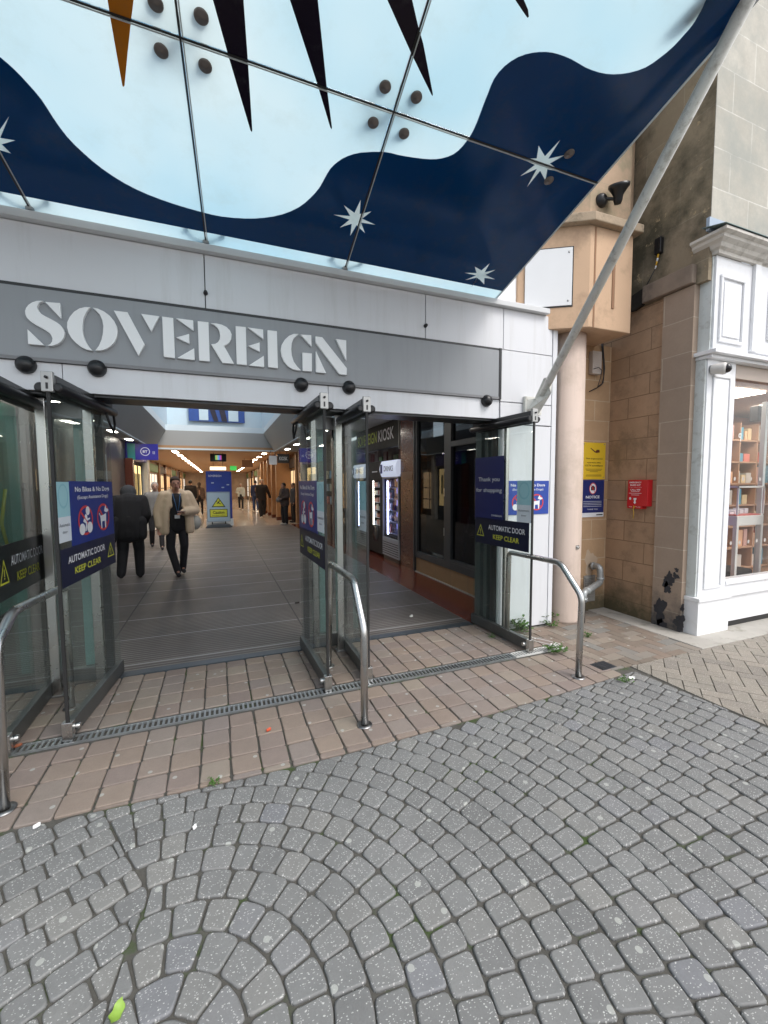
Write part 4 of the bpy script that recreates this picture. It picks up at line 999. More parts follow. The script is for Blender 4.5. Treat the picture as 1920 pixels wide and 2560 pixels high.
# vending machines
def fridge(label, y0, w, x0=RXW-.05, z1=2.02):
    t_ = thing('drinks_fridge', label, 'drinks fridge', (x0, y0, 0), 0, 'glass fronted drinks fridges'); dp = .6
    g = MB(); zc = z1-.3; g.box(dp-.03, dp, 0, w, .04, zc); g.box(.03, dp-.03, 0, .045, .04, zc); g.box(.03, dp-.03, w-.045, w, .04, zc); g.box(.03, dp-.03, .045, w-.045, .04, .50); g.box(.03, dp-.03, .045, w-.045, zc-.04, zc); g.build('cabinet', M('fridge_black', (.010, .010, .011), .6), t_)
    g = MB(); n = 8
    P_ = [(-.06+.10*(1-math.cos(a_))*1.0 if False else -.05*math.sin(math.pi*k/8)-.01, z1-.34+.32*k/8) for k in range(9) for a_ in (0,)]
    for k in range(8):
        (xa, za), (xb, zb) = P_[k], P_[k+1]; g.quad((xa, 0, za), (xa, w, za), (xb, w, zb), (xb, 0, zb))
    g.add([(P_[0][0], 0, P_[0][1])]+[(x, 0, z) for x, z in P_[1:]]+[(dp, 0, z1-.02), (dp, 0, z1-.34)], [tuple(range(11))]); g.add([(x, w, z) for x, z in P_]+[(dp, w, z1-.02), (dp, w, z1-.34)], [tuple(range(11))]); g.quad((P_[8][0], 0, z1-.02), (P_[8][0], w, z1-.02), (dp, w, z1-.02), (dp, 0, z1-.02))
    hd = g.build('lit_header', EM('header_light', (.55, .60, .74), .42), t_)
    text('DRINKS', (-.064, w*.42, z1-.18), (0, -1, 0), (0, 0, 1), w*.56, .105, INKK, hd, bold=.01)
    g = MB(); g.box(-.068, -.064, w*.80, w*.93, z1-.27, z1-.09); g.build('bottle_emblem', M('blue_emblem', (.02, .04, .20), .5), hd)
    MB().box(.02, .028, .05, w-.05, .50, z1-.38).build('glass_door', GLASS('fridge_glass', (.75, .78, .9), 1.5), t_)
    MB().box(.30, .32, .05, w-.05, .50, z1-.38).build('back_panel', EM('fridge_glow', (.26, .26, .60), .9), t_)
    g = MB(); g.box(.03, .045, w*.72, w*.78, .52, z1-.42); g.build('light_tube', EM('fridge_tube', (.85, .88, 1), 7), t_)
    g = MB()
    for k in range(5): g.box(.05, .28, .06, w-.06, .54+k*.23, .555+k*.23)
    g.build('shelf', M('shelf_white', (.6, .62, .7), .5), t_)
    rr = random.Random(3)
    for k in range(5):
        for j in range(6):
            g = MB(); h_ = rr.uniform(.12, .17); cy_ = .12+j*(w-.24)/5
            g.lathe([(.001, 0), (.03, 0), (.03, h_*.65), (.012, h_*.85), (.012, h_), (.001, h_)], (.10, cy_, .556+k*.23), (0, 0, 1), 8)
            g.build('bottle', [M('bottle_a', (.05, .04, .12), .3), M('bottle_b', (.3, .05, .04), .3), M('bottle_c', (.5, .5, .55), .3)][rr.randrange(3)], t_)
    g = MB(); g.box(.0, .03, 0, w, z1-.37, z1-.33); g.box(.0, .03, 0, .05, .46, z1-.33); g.box(.0, .03, w-.05, w, .46, z1-.33); g.build('door_frame', M('fridge_frame', (.30, .32, .38), .4, .4), t_, .003)
    MB().box(.0, .03, 0, w, .09, .46).build('grille_panel', M('grille_panel', (.42, .43, .46), .4, var=.03), t_, .003)
    g = MB()
    for k in range(6): g.box(-.004, .0, .02, w-.02, .13+k*.045, .145+k*.045)
    g.build('grille_slot', BLACK, t_); MB().box(.02, dp, .02, w-.02, 0, .09).build('plinth', BLACK, t_)
fridge('drinks fridge beside the brown granite column with its header fully visible', 7.22, .84)
t_ = thing('vending_machine', 'black snack vending machine between the two drinks fridges', 'vending machine', (RXW-.03, 8.12, 0))
g = MB(); g.box(.50, .6, 0, .92, .04, 2.02); g.box(.0505, .4995, 0, .12, .04, 2.02); g.box(.0505, .4995, .63, .92, .04, 2.02); g.box(.0505, .4995, .1205, .6295, .04, .60); g.box(.0505, .4995, .1205, .6295, 1.64, 2.02); g.build('cabinet', MATS['fridge_black'], t_); g = MB(); g.box(0, .05, 0, .92, .05, .62); g.box(0, .05, 0, .92, 1.62, 2.02); g.box(0, .05, 0, .14, .62, 1.62); g.box(0, .05, .62, .92, .62, 1.62); g.build('front_panel', MATS['fridge_black'], t_, .008)
MB().box(-.002, 0, .28, .6, 1.79, 1.815).build('maker_mark', INKW, t_)
MB().box(.3, .31, .125, .625, .61, 1.63).build('back_panel', M('vend_back', (.05, .045, .05), .5), t_)
g = MB()
for k in range(22): g.box(.02, .035, .585, .61, .64+k*.045, .665+k*.045)
g.build('light_strip', EM('vend_led', (1, .97, .85), 6), t_)
rr = random.Random(5)
for k in range(6):
    MB().box(.04, .28, .15, .60, .64+k*.165, .65+k*.165).build('shelf', MATS['shelf_white'], t_)
    for j in range(5):
        MB().box(.06, .09, .17+j*.085, .235+j*.085, .652+k*.165, .652+k*.165+rr.uniform(.07, .12)).build('snack_packet', [M('snack_a', (.7, .66, .55), .5), M('snack_b', (.35, .08, .05), .4), M('snack_c', (.7, .72, .75), .4), M('snack_d', (.15, .2, .35), .4)][rr.randrange(4)], t_)
g = MB(); g.lathe([(.0, .02), (.16, .02), (.18, 0)], (0, .38, .47), (-1, 0, 0), 24); g.build('collection_flap', M('flap', (.06, .06, .06), .2), t_)
fridge('further drinks fridge seen partly through the open glass door', 9.1, .84)
# kiosk sign above
t_ = thing('kiosk_sign', 'black overhead kiosk sign with green and white letters', 'sign', (RXW-.02, 7.25, 2.2))
MB().box(0, .08, 0, 2.6, .06, .58).build('sign_board', M('kiosk_black', (.008, .011, .012), .65), t_, .005)
text('SOVEREIGN', (-.001, 1.85, .34), (0, -1, 0), (0, 0, 1), 1.3, .24, M('lime_ink', (.42, .55, .05), .5), t_, bold=.01); text('KIOSK', (-.001, .68, .34), (0, -1, 0), (0, 0, 1), .85, .24, INKW, t_, bold=.01)
MB().box(-.02, .1, -.03, .0, .0, .62).build('end_trim', M('end_trim', (.3, .3, .28), .5), t_)
# back of recess above the machines
g = MB(); 
t_ = thing('kiosk_stock', 'dim kiosk shelves above the vending machines', 'shelves', (RXW+.35, 7.25, 2.05))
for k in range(9): MB().box(0, .1, .1+k*.29, .3+k*.29, 0, .12+.1*((k*5) % 3)).build('box', [M('kb1', (.05, .10, .04), .5), M('kb2', (.06, .045, .04), .5), M('kb3', (.07, .02, .02), .5)][k % 3], t_)
# kiosk right wall further on
t_ = thing('open_kiosk', 'open kiosk front with goods beyond the vending machines', 'kiosk', (2.72, 10.4, 0))
MB().box(.4, .5, 0, 5.4, 0, 2.78).build('back_wall', M('kiosk_goods', (.10, .09, .085), .6, var=.8, scale=14), t_)
MB().box(0, .4, .3, 3.0, 0, 1.0).build('counter', M('counter_brown', (.12, .05, .03), .4), t_, .01)
for k in range(14):
    zz = [1.0, 1.35, 1.7][k % 3]; MB().box(.1, .35, .4+(k//3)*.5, .4+(k//3)*.5+.34, zz, zz+.2).build('goods', [M('goods_a', (.3, .35, .4), .5), M('goods_b', (.45, .4, .3), .5), M('goods_c', (.1, .25, .4), .5), M('goods_d', (.4, .1, .08), .5)][k % 4], t_)
for k in range(4): MB().box(0, .2, k*1.6, k*1.6+.16, 0, 2.78).build('pillar', M('red_pillar', (.12, .03, .02), .3), t_, .005)
# hanging signs near right far
def hang(name, label, x0, x1, y, z0, z1, mat, txt=None, tm=None, th=.06, tw=.7):
    t_ = thing(name, label, 'sign', ((x0+x1)/2, y, z0)); w = x1-x0; h = z1-z0
    MB().box(-w/2, w/2, 0, th, 0, h).build('board', mat, t_, .004)
    for xh in (-w*.3, w*.3-.015): MB().box(xh, xh+.015, th*.3, th*.5, h, 2.78-z0).build('hanger', DARKFR, t_)
    if txt: text(txt, (0, -.001, h/2), (1, 0, 0), (0, 0, 1), w*tw, h*.4, tm or INKW, t_, bold=.01)
    return t_
a = PY(672, 1138, 16.0); b = PY(722, 1158, 16.0)
hang('hanging_sign', 'pale and black projecting kiosk sign above the people on the right', a.x+.3, b.x+.0, 15.9, b.z, a.z+.05, M('sign_black', (.02, .02, .02), .5), 'KIOSK')
hang('hanging_sign', 'small blank white projecting sign left of the black kiosk sign', a.x, a.x+.28, 15.95, b.z-.06, a.z-.02, WHITE)
a = PY(525, 1134, 17.5); b = PY(566, 1154, 17.5)
t_ = hang('hanging_screen', 'black hanging screen with a rainbow picture in the middle of the mall', a.x, b.x, 17.5, b.z, a.z, M('screen_black', (.01, .01, .012), .3))
w = b.x-a.x
m, t, p, o = nmat('screen_rainbow'); s = t.nodes.new('ShaderNodeSeparateXYZ'); t.links.new(objvec(t), s.inputs[0])
c = ramp(t, mth(t, 'ADD', mth(t, 'MULTIPLY', mth(t, 'ADD', s.outputs[0], -a.x-w*.3), 1/(w*.4)), 0), [(0, (.05, .5, .2)), (.25, (.6, .5, .05)), (.5, (.1, .5, .7)), (.75, (.3, .1, .7)), (1, (.7, .1, .2))])
t.links.new(c, p.inputs['Emission Color']); p.inputs['Emission Strength'].default_value = .5; p.inputs['Base Color'].default_value = (0, 0, 0, 1)
MB().box(-w*.2, w*.2, -.004, 0, (a.z-b.z)*.2, (a.z-b.z)*.8).build('screen', m, t_)
a = PY(535, 1167, 24); b = PY(555, 1175, 24)
t_ = hang('hanging_sign', 'lit cream shop sign far down the mall behind the blue stand', a.x-.2, b.x+.2, 24, b.z, a.z, EM('cream_sign', (1, .9, .6), 1.6))
a = PY(605, 1150, 21); b = PY(632, 1168, 21); hang('hanging_sign', 'small brown framed sign hanging in front of the wood columns', a.x, b.x, 21, b.z, a.z, M('brown_sign', (.2, .1, .05), .5))
a = PY(575, 1165, 30); b = PY(592, 1176, 30); hang('hanging_sign', 'small green shop sign far down the mall', a.x, b.x, 30, b.z, a.z, EM('green_sign', (.05, .5, .1), .5))
# wooden screens on the right of the inner mall
for k in range(5):
    t_ = thing('timber_column', '%s timber panelled column on the right behind the walkers' % nm[k], 'column', (2.45-k*.02, 18.2+k*1.5, 0), 0, 'timber columns on the right'); MB().box(-.15, .5, 0, .35, 0, 2.78).build('shaft', WOODW, t_, .01); MB().box(-.17, .5, -.02, .37, 0, .15).build('plinth', BROWN, t_, .01)
# blue stand + caution sign
y_ = 16.75; a = PY(514, 1178, y_); b = PY(582, 1312, y_)
t_ = thing('display_stand', 'tall dark blue SOVEREIGN display stand on the polished floor', 'display stand', ((a.x+b.x)/2, y_, 0)); w = b.x-a.x
MB().box(-w/2, w/2, 0, .12, .18, a.z).build('panel', M('stand_blue', (.02, .045, .28), .4, var=.25, scale=3), t_, .006); MB().box(-w/2-.03, w/2+.03, -.05, .17, .0, .26).build('base', M('stand_base', (.55, .62, .68), .5), t_, .01)
text('SOVEREIGN', (-w*.15, -.001, a.z-.17), (1, 0, 0), (0, 0, 1), w*.5, .07, INKW, t_)
g = MB()
for dx, dz in ((-.3, -.45), (.1, -.62), (.3, -.52)): g.box(w*dx, w*dx+.09, -.003, 0, a.z+dz, a.z+dz+.04)
g.build('printed_mark', M('mark_ink', (.4, .5, .6), .5), t_)
y_ = 16.0; a = PY(517, 1231, y_); b = PY(575, 1302, y_)
t_ = thing('caution_sign', 'free standing wet floor caution sign on a dark rubber base', 'sign', ((a.x+b.x)/2, y_, 0)); w = b.x-a.x; zt = a.z; zb = max(.16, b.z)
MB().box(-w/2, w/2, 0, .03, zb, zt).build('board', M('caution_board', (.36, .48, .58), .4, var=.04), t_, .006)
g = MB(); f = .02
g.box(-w/2-.015, w/2+.015, -.008, .038, zt, zt+f); g.box(-w/2-.015, w/2+.015, -.008, .038, zb-f, zb); g.box(-w/2-f, -w/2, -.008, .038, zb-f, zt+f); g.box(w/2, w/2+f, -.008, .038, zb-f, zt+f); g.build('frame', M('caution_frame', (.28, .34, .42), .4, .5), t_)
h = zt-zb; g = MB(); tc = Vector((0, -.002, zb+h*.66)); tw = w*.62; thh = h*.34
g.add([tc+Vector((-tw/2, 0, -thh/2)), tc+Vector((tw/2, 0, -thh/2)), tc+Vector((0, 0, thh/2))], [(0, 1, 2)]); g.build('triangle_border', INKK, t_)
g = MB(); g.add([tc+Vector((-tw/2*.8, -.002, -thh/2*.84)), tc+Vector((tw/2*.8, -.002, -thh/2*.84)), tc+Vector((0, -.002, thh/2*.76))], [(0, 1, 2)]); g.build('yellow_triangle', INKY, t_)
g = MB(); fpoly(g, [(-.06, -.03), (-.01, .0), (.03, .06), (.05, .05), (.02, -.02), (.09, -.06), (.08, -.075), (0, -.045), (-.05, -.055)], tc, (1, 0, 0), (0, 0, 1), .004); disc(g, tc+Vector((-.055, 0, .03)), (1, 0, 0), (0, 0, 1), .018, .018, .004, 12); g.build('slipping_figure', INKK, t_)
MB().box(-w*.40, w*.40, -.003, 0, zb+h*.14, zb+h*.42).build('label_border', INKK, t_); lb = MB().box(-w*.37, w*.37, -.005, -.003, zb+h*.16, zb+h*.40).build('label_panel', INKY, t_)
text('Caution', (0, -.005, zb+h*.31), (1, 0, 0), (0, 0, 1), w*.52, h*.10, INKK, lb, bold=.02); text('wet floor surface', (0, -.005, zb+h*.205), (1, 0, 0), (0, 0, 1), w*.6, h*.035, INKK, lb)
g = MB(); g.prism([(-w*.62, -.02, .01), (-w*.5, -.02, .10), (-w*.3, -.02, .13), (w*.3, -.02, .13), (w*.5, -.02, .10), (w*.62, -.02, .01)], (0, .28, 0)); g.build('rubber_base', M('rubber_grey', (.07, .085, .10), .6), t_, .01)
g = MB(); g.tube([(-w*.3, .1, .12), (-w*.3, .015, zb)], .02, 8); g.tube([(w*.3, .1, .12), (w*.3, .015, zb)], .02, 8); g.build('spring_foot', BLACK, t_)

# ================================================================== COLUMN AND STONE CORNER
PINK = M('pink_column_render', (.61, .49, .42), .75, var=.07, scale=2.5, bmp=.12, bscale=80, dirt=(.48, .38, .31), dirts=2.2)
t_ = thing('stone_column', 'smooth pink column between the white panels and the recess', 'column', (3.60, 3.60, 0))
streaks(PINK, (.34, .29, .23), .45, 5, .5, .5)
g = MB(); g.lathe([(.0, 0), (.185, 0), (.185, .03), (.178, .2), (.172, 3.16), (.0, 3.16)], (0, 0, 0), (0, 0, 1), 48); g.build('shaft', PINK, t_)
q = PY(1442, 1368, 3.43); g = MB(); g.box(q.x-.022-3.6, q.x+.022-3.6, -.182, -.165, q.z-.022, q.z+.022); g.lathe([(0, .018), (.008, .018), (.012, .006), (.012, 0)], (q.x-3.6, -.182, q.z), (0, -1, 0), 12); g.build('metal_socket', STEEL, t_)
BOXS = M('orange_sandstone', (.60, .41, .27), .85, var=.10, scale=3, bmp=.25, bscale=60, dirt=(.40, .27, .18), dirts=2.5)
CAPS = M('weathered_cap_stone', (.40, .31, .22), .9, var=.25, scale=10, bmp=.6, bscale=40, dirt=(.10, .09, .06), dirts=7)
bx = thing('stone_capital', 'chamfered orange sandstone block on top of the pink column', 'capital', (3.55, 3.30, 3.13))
def O(x, y, z): return (x-3.55, y-3.30, z-3.13)
fl = [(2.95, 3.66), (3.55, 3.30), (4.16, 3.27), (4.16, 3.74), (2.95, 3.74)]
fl = [(2.95, 3.66), (3.55, 3.30), (4.13, 3.285), (4.13, 3.74), (2.95, 3.74)]
g = MB(); g.prism([O(x, y, 3.13) for x, y in fl], (0, 0, 1.0)); g.build('block', BOXS, bx, .008)
fl2 = [(2.88, 3.62), (3.53, 3.225), (4.19, 3.21), (4.19, 3.74), (2.88, 3.74)]
g = MB(); g.prism([O(x, y, 4.13) for x, y in fl2], (0, 0, .085)); g.build('cap_slab', CAPS, bx, .01)
g = MB(); g.box(.055, .075, -.006, .004, .005, .985); g.box(.30, .335, -.0155, .0, .22, .76); g.build('vertical_groove', M('groove_stone', (.30, .17, .10), .9), bx)
# metal plate on the chamfer
cn = Vector((-(3.66-3.30), -(3.55-2.95), 0)).normalized()   # outward normal of the chamfer
cdir = Vector((3.55-2.95, 3.30-3.66, 0)).normalized()
p0 = Vector((3.55, 3.30, 3.13))
def onch(px, py, off=.006): return PPL(px, py, p0+cn*off, cn)
tr = onch(1432, 618); br = onch(1428, 763)
zt_, zb_ = tr.z, br.z
ori = Vector((3.55, 3.30, 3.13)); u1 = (tr-p0).dot(cdir); u0 = u1-.46; u2 = u0-.30
def chbox(ua, ub, za, zb, n0, n1):
    P_ = [p0+cdir*u+cn*n_+Vector((0, 0, z-3.13))-ori for z in (za, zb) for n_ in (n0, n1) for u in (ua, ub)]
    g = MB(); g.add(P_, [(0, 2, 3, 1), (4, 5, 7, 6), (0, 1, 5, 4), (2, 6, 7, 3), (0, 4, 6, 2), (1, 3, 7, 5)]); return g
pl = thing('cover_plate', 'white metal cover plate screwed to the orange stone block', 'plate', tuple(ori))
chbox(u0, u1+.012, zb_-.012, zt_+.012, .0, .006).build('black_gasket', BLACK, pl)
chbox(u0, u1, zb_, zt_, .006, .014).build('plate', WHITE, pl, .002)
for du, z in ((-.035, zt_-.045), (-.035, zb_+.045)):
    c_ = p0+cdir*(u1+du)+cn*.014+Vector((0, 0, z-3.13))-ori; g = MB(); g.lathe([(0, .004), (.008, .004), (.011, 0)], c_, cn, 12); g.build('screw', STEELD, pl)
solo(MB().box(2.5, 3.02, 3.68, 3.78, 3.3, 4.3).build('white_upstand', WHITE), 'white metal upstand beside the cover plate behind the ledge', 'panel')
# upper block
STU = BLOCKS('upper_orange_stone', 'y', .6, .42, ((.50, .36, .25), (.55, .40, .28)), (.46, .36, .26), .004, .5, stain=(.30, .27, .18), stainlo=.52, stainsc=2)
fl3 = [(2.95, 3.72), (3.60, 3.36), (4.16, 3.36), (4.38, 3.5), (4.38, 3.9), (2.95, 3.9)]
g = MB(); g.prism([(x-3.6, y-3.36, 0) for x, y in fl3], (0, 0, 2.2)); o_ = g.build('upper_pier', STU, None, .006); o_.location = (3.6, 3.36, 4.215); solo(o_, 'weathered sandstone pier rising above the capital block', 'pier')
# floodlight
q = PY(1508, 498, 3.33)
fl_ = thing('floodlight', 'black round floodlight on a dome base above the stone block', 'light', (q.x, 3.36, q.z))
g = MB(); g.lathe([(0, .06), (.03, .058), (.055, .04), (.068, .015), (.068, 0)], (0, 0, 0), (0, -1, 0), 24); g.build('dome_base', BLACK, fl_)
a1 = PY(1545, 498, 3.25)-Vector(fl_.location); a2 = PY(1550, 435, 3.20)-Vector(fl_.location)
g = MB(); g.tube([(0, -.04, 0), a1], .014, 10); g.build('arm', BLACK, fl_)
d_ = (a2-a1).normalized(); g = MB(); g.lathe([(0, -.05), (.03, -.045), (.042, -.01), (.045, .03), (.075, .075), (.098, .10), (.098, .125), (.085, .125), (0, .115)], a1, d_, 28); g.build('lamp_head', BLACK, fl_)

BUFF = ((.46, .30, .175), (.54, .36, .215))
back = solo(MB().box(3.4, 4.4, 3.735, 3.95, -.02, 3.15).build('stone_wall', BLOCKS('back_stone', 'y', .46, .2345, BUFF, (.62, .50, .36), .005, .5, u0=.02, v0=.64, algae=(.12, .10, .06))), 'orange sandstone block wall at the back of the recess behind the signs', 'wall')
side = solo(MB().box(4.4, 4.9, 3.11, 3.95, -.02, 3.47).build('stone_wall', BLOCKS('side_stone', 'x', .50, .2345, ((.40, .265, .17), (.47, .31, .20)), (.24, .16, .10), .006, .5, v0=.64, stain=(.24, .165, .11), stainlo=.55, stainsc=2.6, algae=(.10, .085, .05))), 'brown sandstone side wall of the recess carrying the red cabinet', 'wall')
pier_ = solo(MB().box(4.375, 4.9, 2.80, 3.108, -.02, 3.47).build('stone_pier', BLOCKS('pier_stone', 'x', .62, .33, ((.40, .31, .24), (.36, .28, .22)), (.52, .44, .35), .005, .5, v0=.2, algae=(.05, .055, .06))), 'grey brown stone pier next to the white shopfront', 'wall')
g = MB()
rr = random.Random(11)
def blob(px, py, rx, ry, X_, n=40, a=.3):
    c_ = PX(px, py, X_); ph = [rr.uniform(0, 6.28) for _ in range(3)]
    P_ = []
    for k in range(n):
        th = 2*math.pi*k/n; r_ = 1+a*math.sin(2*th+ph[0])*.6+a*math.sin(3*th+ph[1])*.6+a*math.sin(5*th+ph[2])*.5+a*.35*math.sin(11*th+ph[0])+rr.uniform(-.06, .06)
        P_.append((X_-.002, c_.y+rx*r_*math.cos(th), c_.z+ry*r_*math.sin(th)))
    g.prism(P_, (.001, 0, 0))
for b_ in ((1672, 1450, .055, .075), (1690, 1440, .03, .03), (1668, 1470, .04, .05), (1650, 1525, .065, .12), (1652, 1560, .05, .06), (1698, 1556, .06, .07), (1706, 1520, .02, .035), (1692, 1425, .02, .02)): blob(*b_, 4.373)
g.build('black_paint_remnant', M('black_bitumen', (.025, .027, .035), .45, var=.5, scale=20, bmp=.4), pier_)
upS = solo(MB().box(4.4, 4.9, 2.70, 3.95, 3.475, 8.5).build('upper_side_wall', BLOCKS('upper_side_stone', 'x', .75, .46, ((.30, .245, .175), (.36, .295, .20)), (.42, .36, .26), .005, .5, stain=(.10, .088, .06), stainlo=.50, stainsc=1.3, marks=((.46, .36, .22), 4.5, .60), bm=.5)), 'dark stained upper stone wall behind the strut', 'wall')
upF = solo(MB().box(4.4005, 12, 2.695, 2.72, 3.87, 8.5).build('upper_front_wall', BLOCKS('upper_front_stone', 'y', .62, .36, ((.48, .46, .40), (.62, .59, .52)), (.76, .74, .68), .006, .5, stain=(.38, .385, .35), stainlo=.50, stainsc=1.1, rough=.85)), 'pale grey limestone wall above the white shopfront', 'wall')
# string course
sc_ = thing('string_course', 'stained projecting stone ledge along the side wall with a broken black end', 'ledge', (4.4, 3.1, 3.5))
CRS = M('ledge_stone', (.24, .19, .15), .9, var=.35, scale=7, bmp=.5, bscale=30, dirt=(.06, .05, .05), dirts=4)
MB().box(-.07, .0, -.30, .22, -.02, .16).build('ledge', CRS, sc_, .01)
rr = random.Random(4); g = MB(); P_ = [(-.05, .22, .15), (-.05, .20, .02), (-.05, .24, -.02), (-.05, .33, -.045), (-.05, .45, -.03), (-.05, .55, -.045), (-.05, .6, -.02), (-.05, .62, .05), (-.05, .5, .10), (-.05, .36, .12)]
g.prism(P_, (.05, 0, 0)); g.build('broken_end', M('sooty_stone', (.02, .018, .016), .95, var=.6, scale=30, bmp=1, bscale=25), sc_)
# floodlight camera box
q = PX(1645, 612, 4.36); cb_ = thing('junction_box', 'small black junction box with a yellow connector on the stained wall', 'junction box', (4.4, q.y, q.z))
MB().box(-.05, 0, -.035, .035, -.09, .07).build('case', BLACK, cb_, .006)
g = MB(); g.tube([(-.03, 0, -.09), (-.03, .005, -.13)], .009, 8); g.tube([(-.03, .012, -.16), (-.03, .02, -.20)], .008, 8); g.build('yellow_plug', M('amber_plug', (.7, .4, .03), .5), cb_)
g = MB(); g.tube([(-.03, .005, -.13), (-.03, .012, -.16)], .009, 8); g.tube([(-.03, .02, -.20), (-.03, .03, -.23)], .007, 8); g.build('white_plug', INKW, cb_)
g = MB(); g.tube([(-.03, .03, -.23), (-.03, .12, -.36), (-.04, .25, -.45), (-.02, .40, -.52)], .005, 6); g.build('cable', BLACK, cb_)

# signs in the recess
RB = 3.735
a = PY(1465, 1106, RB); b = PY(1511, 1198, RB)
a.x = 3.985; w = b.x-a.x; h = a.z-b.z; cx_ = (a.x+b.x)/2; cz_ = (a.z+b.z)/2
t_ = thing('cctv_notice', 'yellow camera surveillance notice on the recess wall', 'sign', (cx_, RB, cz_))
pn = MB().box(-w/2, w/2, -.004, 0, -h/2, h/2).build('sign_plate', M('sign_yellow', (.78, .52, .03), .4, var=.04), t_, .001)
def T(s_, x, z, ww, hh, mat, par, y=-.004, bold=.01): return text(s_, (x, y, z), (1, 0, 0), (0, 0, 1), ww, hh, mat, par, bold=bold)
T('This organisation', 0, .025*h/.42, w*.75, h*.045, INKK, pn); T('operates 24hr', 0, -.05*h, w*.62, h*.045, INKK, pn); T('CCTV surveillance', 0, -.125*h, w*.78, h*.045, INKK, pn)
g = MB()
for z_, ww in ((-.23, .74), (-.265, .66), (-.30, .36), (-.39, .66), (-.42, .70)): g.box(-w*ww/2, w*ww/2, -.0048, -.004, h*z_, h*(z_+.014))
g.build('small_print', M('brown_ink', (.25, .16, .02), .5), pn)
g = MB(); fpoly(g, [(-.18*w, .34*h), (-.16*w, .36*h), (.05*w, .26*h), (.10*w, .31*h), (.22*w, .31*h), (.24*w, .24*h), (.10*w, .22*h), (.02*w, .235*h)], (0, -.004, 0), (1, 0, 0), (0, 0, 1), .0008); g.build('camera_symbol', M('maroon_ink', (.12, .03, .02), .5), pn)
g = MB()
for x_, z_ in ((-.48, -.48), (.44, -.45), (.44, .46), (-.45, .46)): g.lathe([(0, .003), (.006, .002), (.007, 0)], (x_*w, -.004, z_*h), (0, -1, 0), 10)
g.build('screw', STEELD, t_)
a = PY(1462, 1200, RB); b = PY(1509, 1291, RB); a.x = 3.985; w = b.x-a.x; h = a.z-b.z
t_ = thing('notice_sign', 'dark blue NOTICE sign with a crossed camera under the yellow notice', 'sign', ((a.x+b.x)/2-.01, RB, (a.z+b.z)/2))
pn = MB().box(-w/2, w/2, -.004, 0, -h/2, h/2).build('sign_plate', M('notice_blue', (.012, .025, .15), .4, var=.04), t_, .001)
MB().box(-w/2, w/2, -.0052, -.004, -h/2, -h*.385).build('white_band', INKW, pn); T('VSM', w*.3, -h*.445, w*.26, h*.045, INKK, pn, -.0052) if False else None
g = MB(); g.box(w*.18, w*.46, -.006, -.0052, -h*.46, -h*.43); g.build('small_emblem', INKK, pn)
T('NOTICE', 0, .04*h, w*.60, h*.075, INKW, pn, bold=.03); T('THANK YOU', 0, -.29*h, w*.46, h*.035, INKW, pn)
g = MB()
for k in range(4): g.box(-w*.40, w*.40, -.0048, -.004, h*(-.085-.045*k), h*(-.072-.045*k))
g.build('small_print', M('pale_ink', (.5, .52, .58), .5), pn)
g = MB(); disc(g, (.0, -.004, .27*h), (1, 0, 0), (0, 0, 1), h*.125, h*.15, .0006, 28); g.build('white_disc', INKW, pn)
g = MB(); g.box(-h*.07, h*.07, -.0056, -.005, .22*h, .32*h); g.box(-h*.03, h*.03, -.0056, -.005, .32*h, .345*h); g.build('camera_body', INKK, pn)
g = MB(); disc(g, (.0, -.005, .27*h), (1, 0, 0), (0, 0, 1), h*.035, h*.035, .0012, 16, .6); disc(g, (.0, -.004, .27*h), (1, 0, 0), (0, 0, 1), h*.13, h*.155, .0016, 28, .86); fpoly(g, [(-.085*h, .11*h), (-.072*h, .12*h), (.085*h, -.11*h), (.072*h, -.12*h)], (0, -.004, .27*h), (1, 0, 0), (0, 0, 1), .0017); g.build('red_ring', INKR, pn)
# red bleed kit cabinet on the side wall
zb_, zt_ = 1.255, 1.575; ya, yb = 3.405, 3.165
t_ = thing('emergency_cabinet', 'red emergency bleed kit box with yellow pull cord on the side wall', 'cabinet', (4.4, (ya+yb)/2, (zb_+zt_)/2))
RED = M('cabinet_red', (.55, .015, .02), .35, var=.08); h = zt_-zb_; w = ya-yb
g = MB(); dpt = .075; g.box(-dpt, 0, -w/2, w/2, -h/2+.03, h/2); g.box(-dpt, 0, -w/2+.06, w/2, -h/2, -h/2+.03); g.build('case', RED, t_, .004)
def TX(s_, y, z, ww, hh, bold=.02): return text(s_, (-dpt, y, z), (0, -1, 0), (0, 0, 1), ww, hh, INKW, t_, bold=bold, lift=.001)
yc = .028
TX('EMERGENCY', yc, h*.41, w*.60, h*.055); TX('BLEED KIT', yc, h*.32, w*.52, h*.055); TX('in case of severe bleeding', yc, h*.245, w*.62, h*.025, 0); TX('CALL 999', yc, h*.155, w*.50, h*.06)
g = MB()
for z_, ww in ((.09, .42), (.03, .62), (-.03, .40)): g.box(-dpt-.0012, -dpt-.0002, yc-w*ww/2, yc+w*ww/2, h*z_, h*(z_+.012))
disc(g, (-dpt, yc+w*.24, -h*.15), (0, -1, 0), (0, 0, 1), .013, .016, .001, 14); g.box(-dpt-.0012, -dpt-.0002, yc-w*.07, yc+w*.07, -h*.19, -h*.13); fpoly(g, [(-.01, .0), (-.01, .03), (.01, .03), (.01, 0), (.018, 0), (0, -.02), (-.018, 0)], (-dpt, yc, -h*.28), (0, -1, 0), (0, 0, 1), .001)
g.build('white_pictogram', INKW, t_)
TX('PULL', yc+w*.2, -h*.44, w*.16, h*.03, .01); TX('TO OPEN', yc-w*.17, -h*.44, w*.24, h*.03, .01)
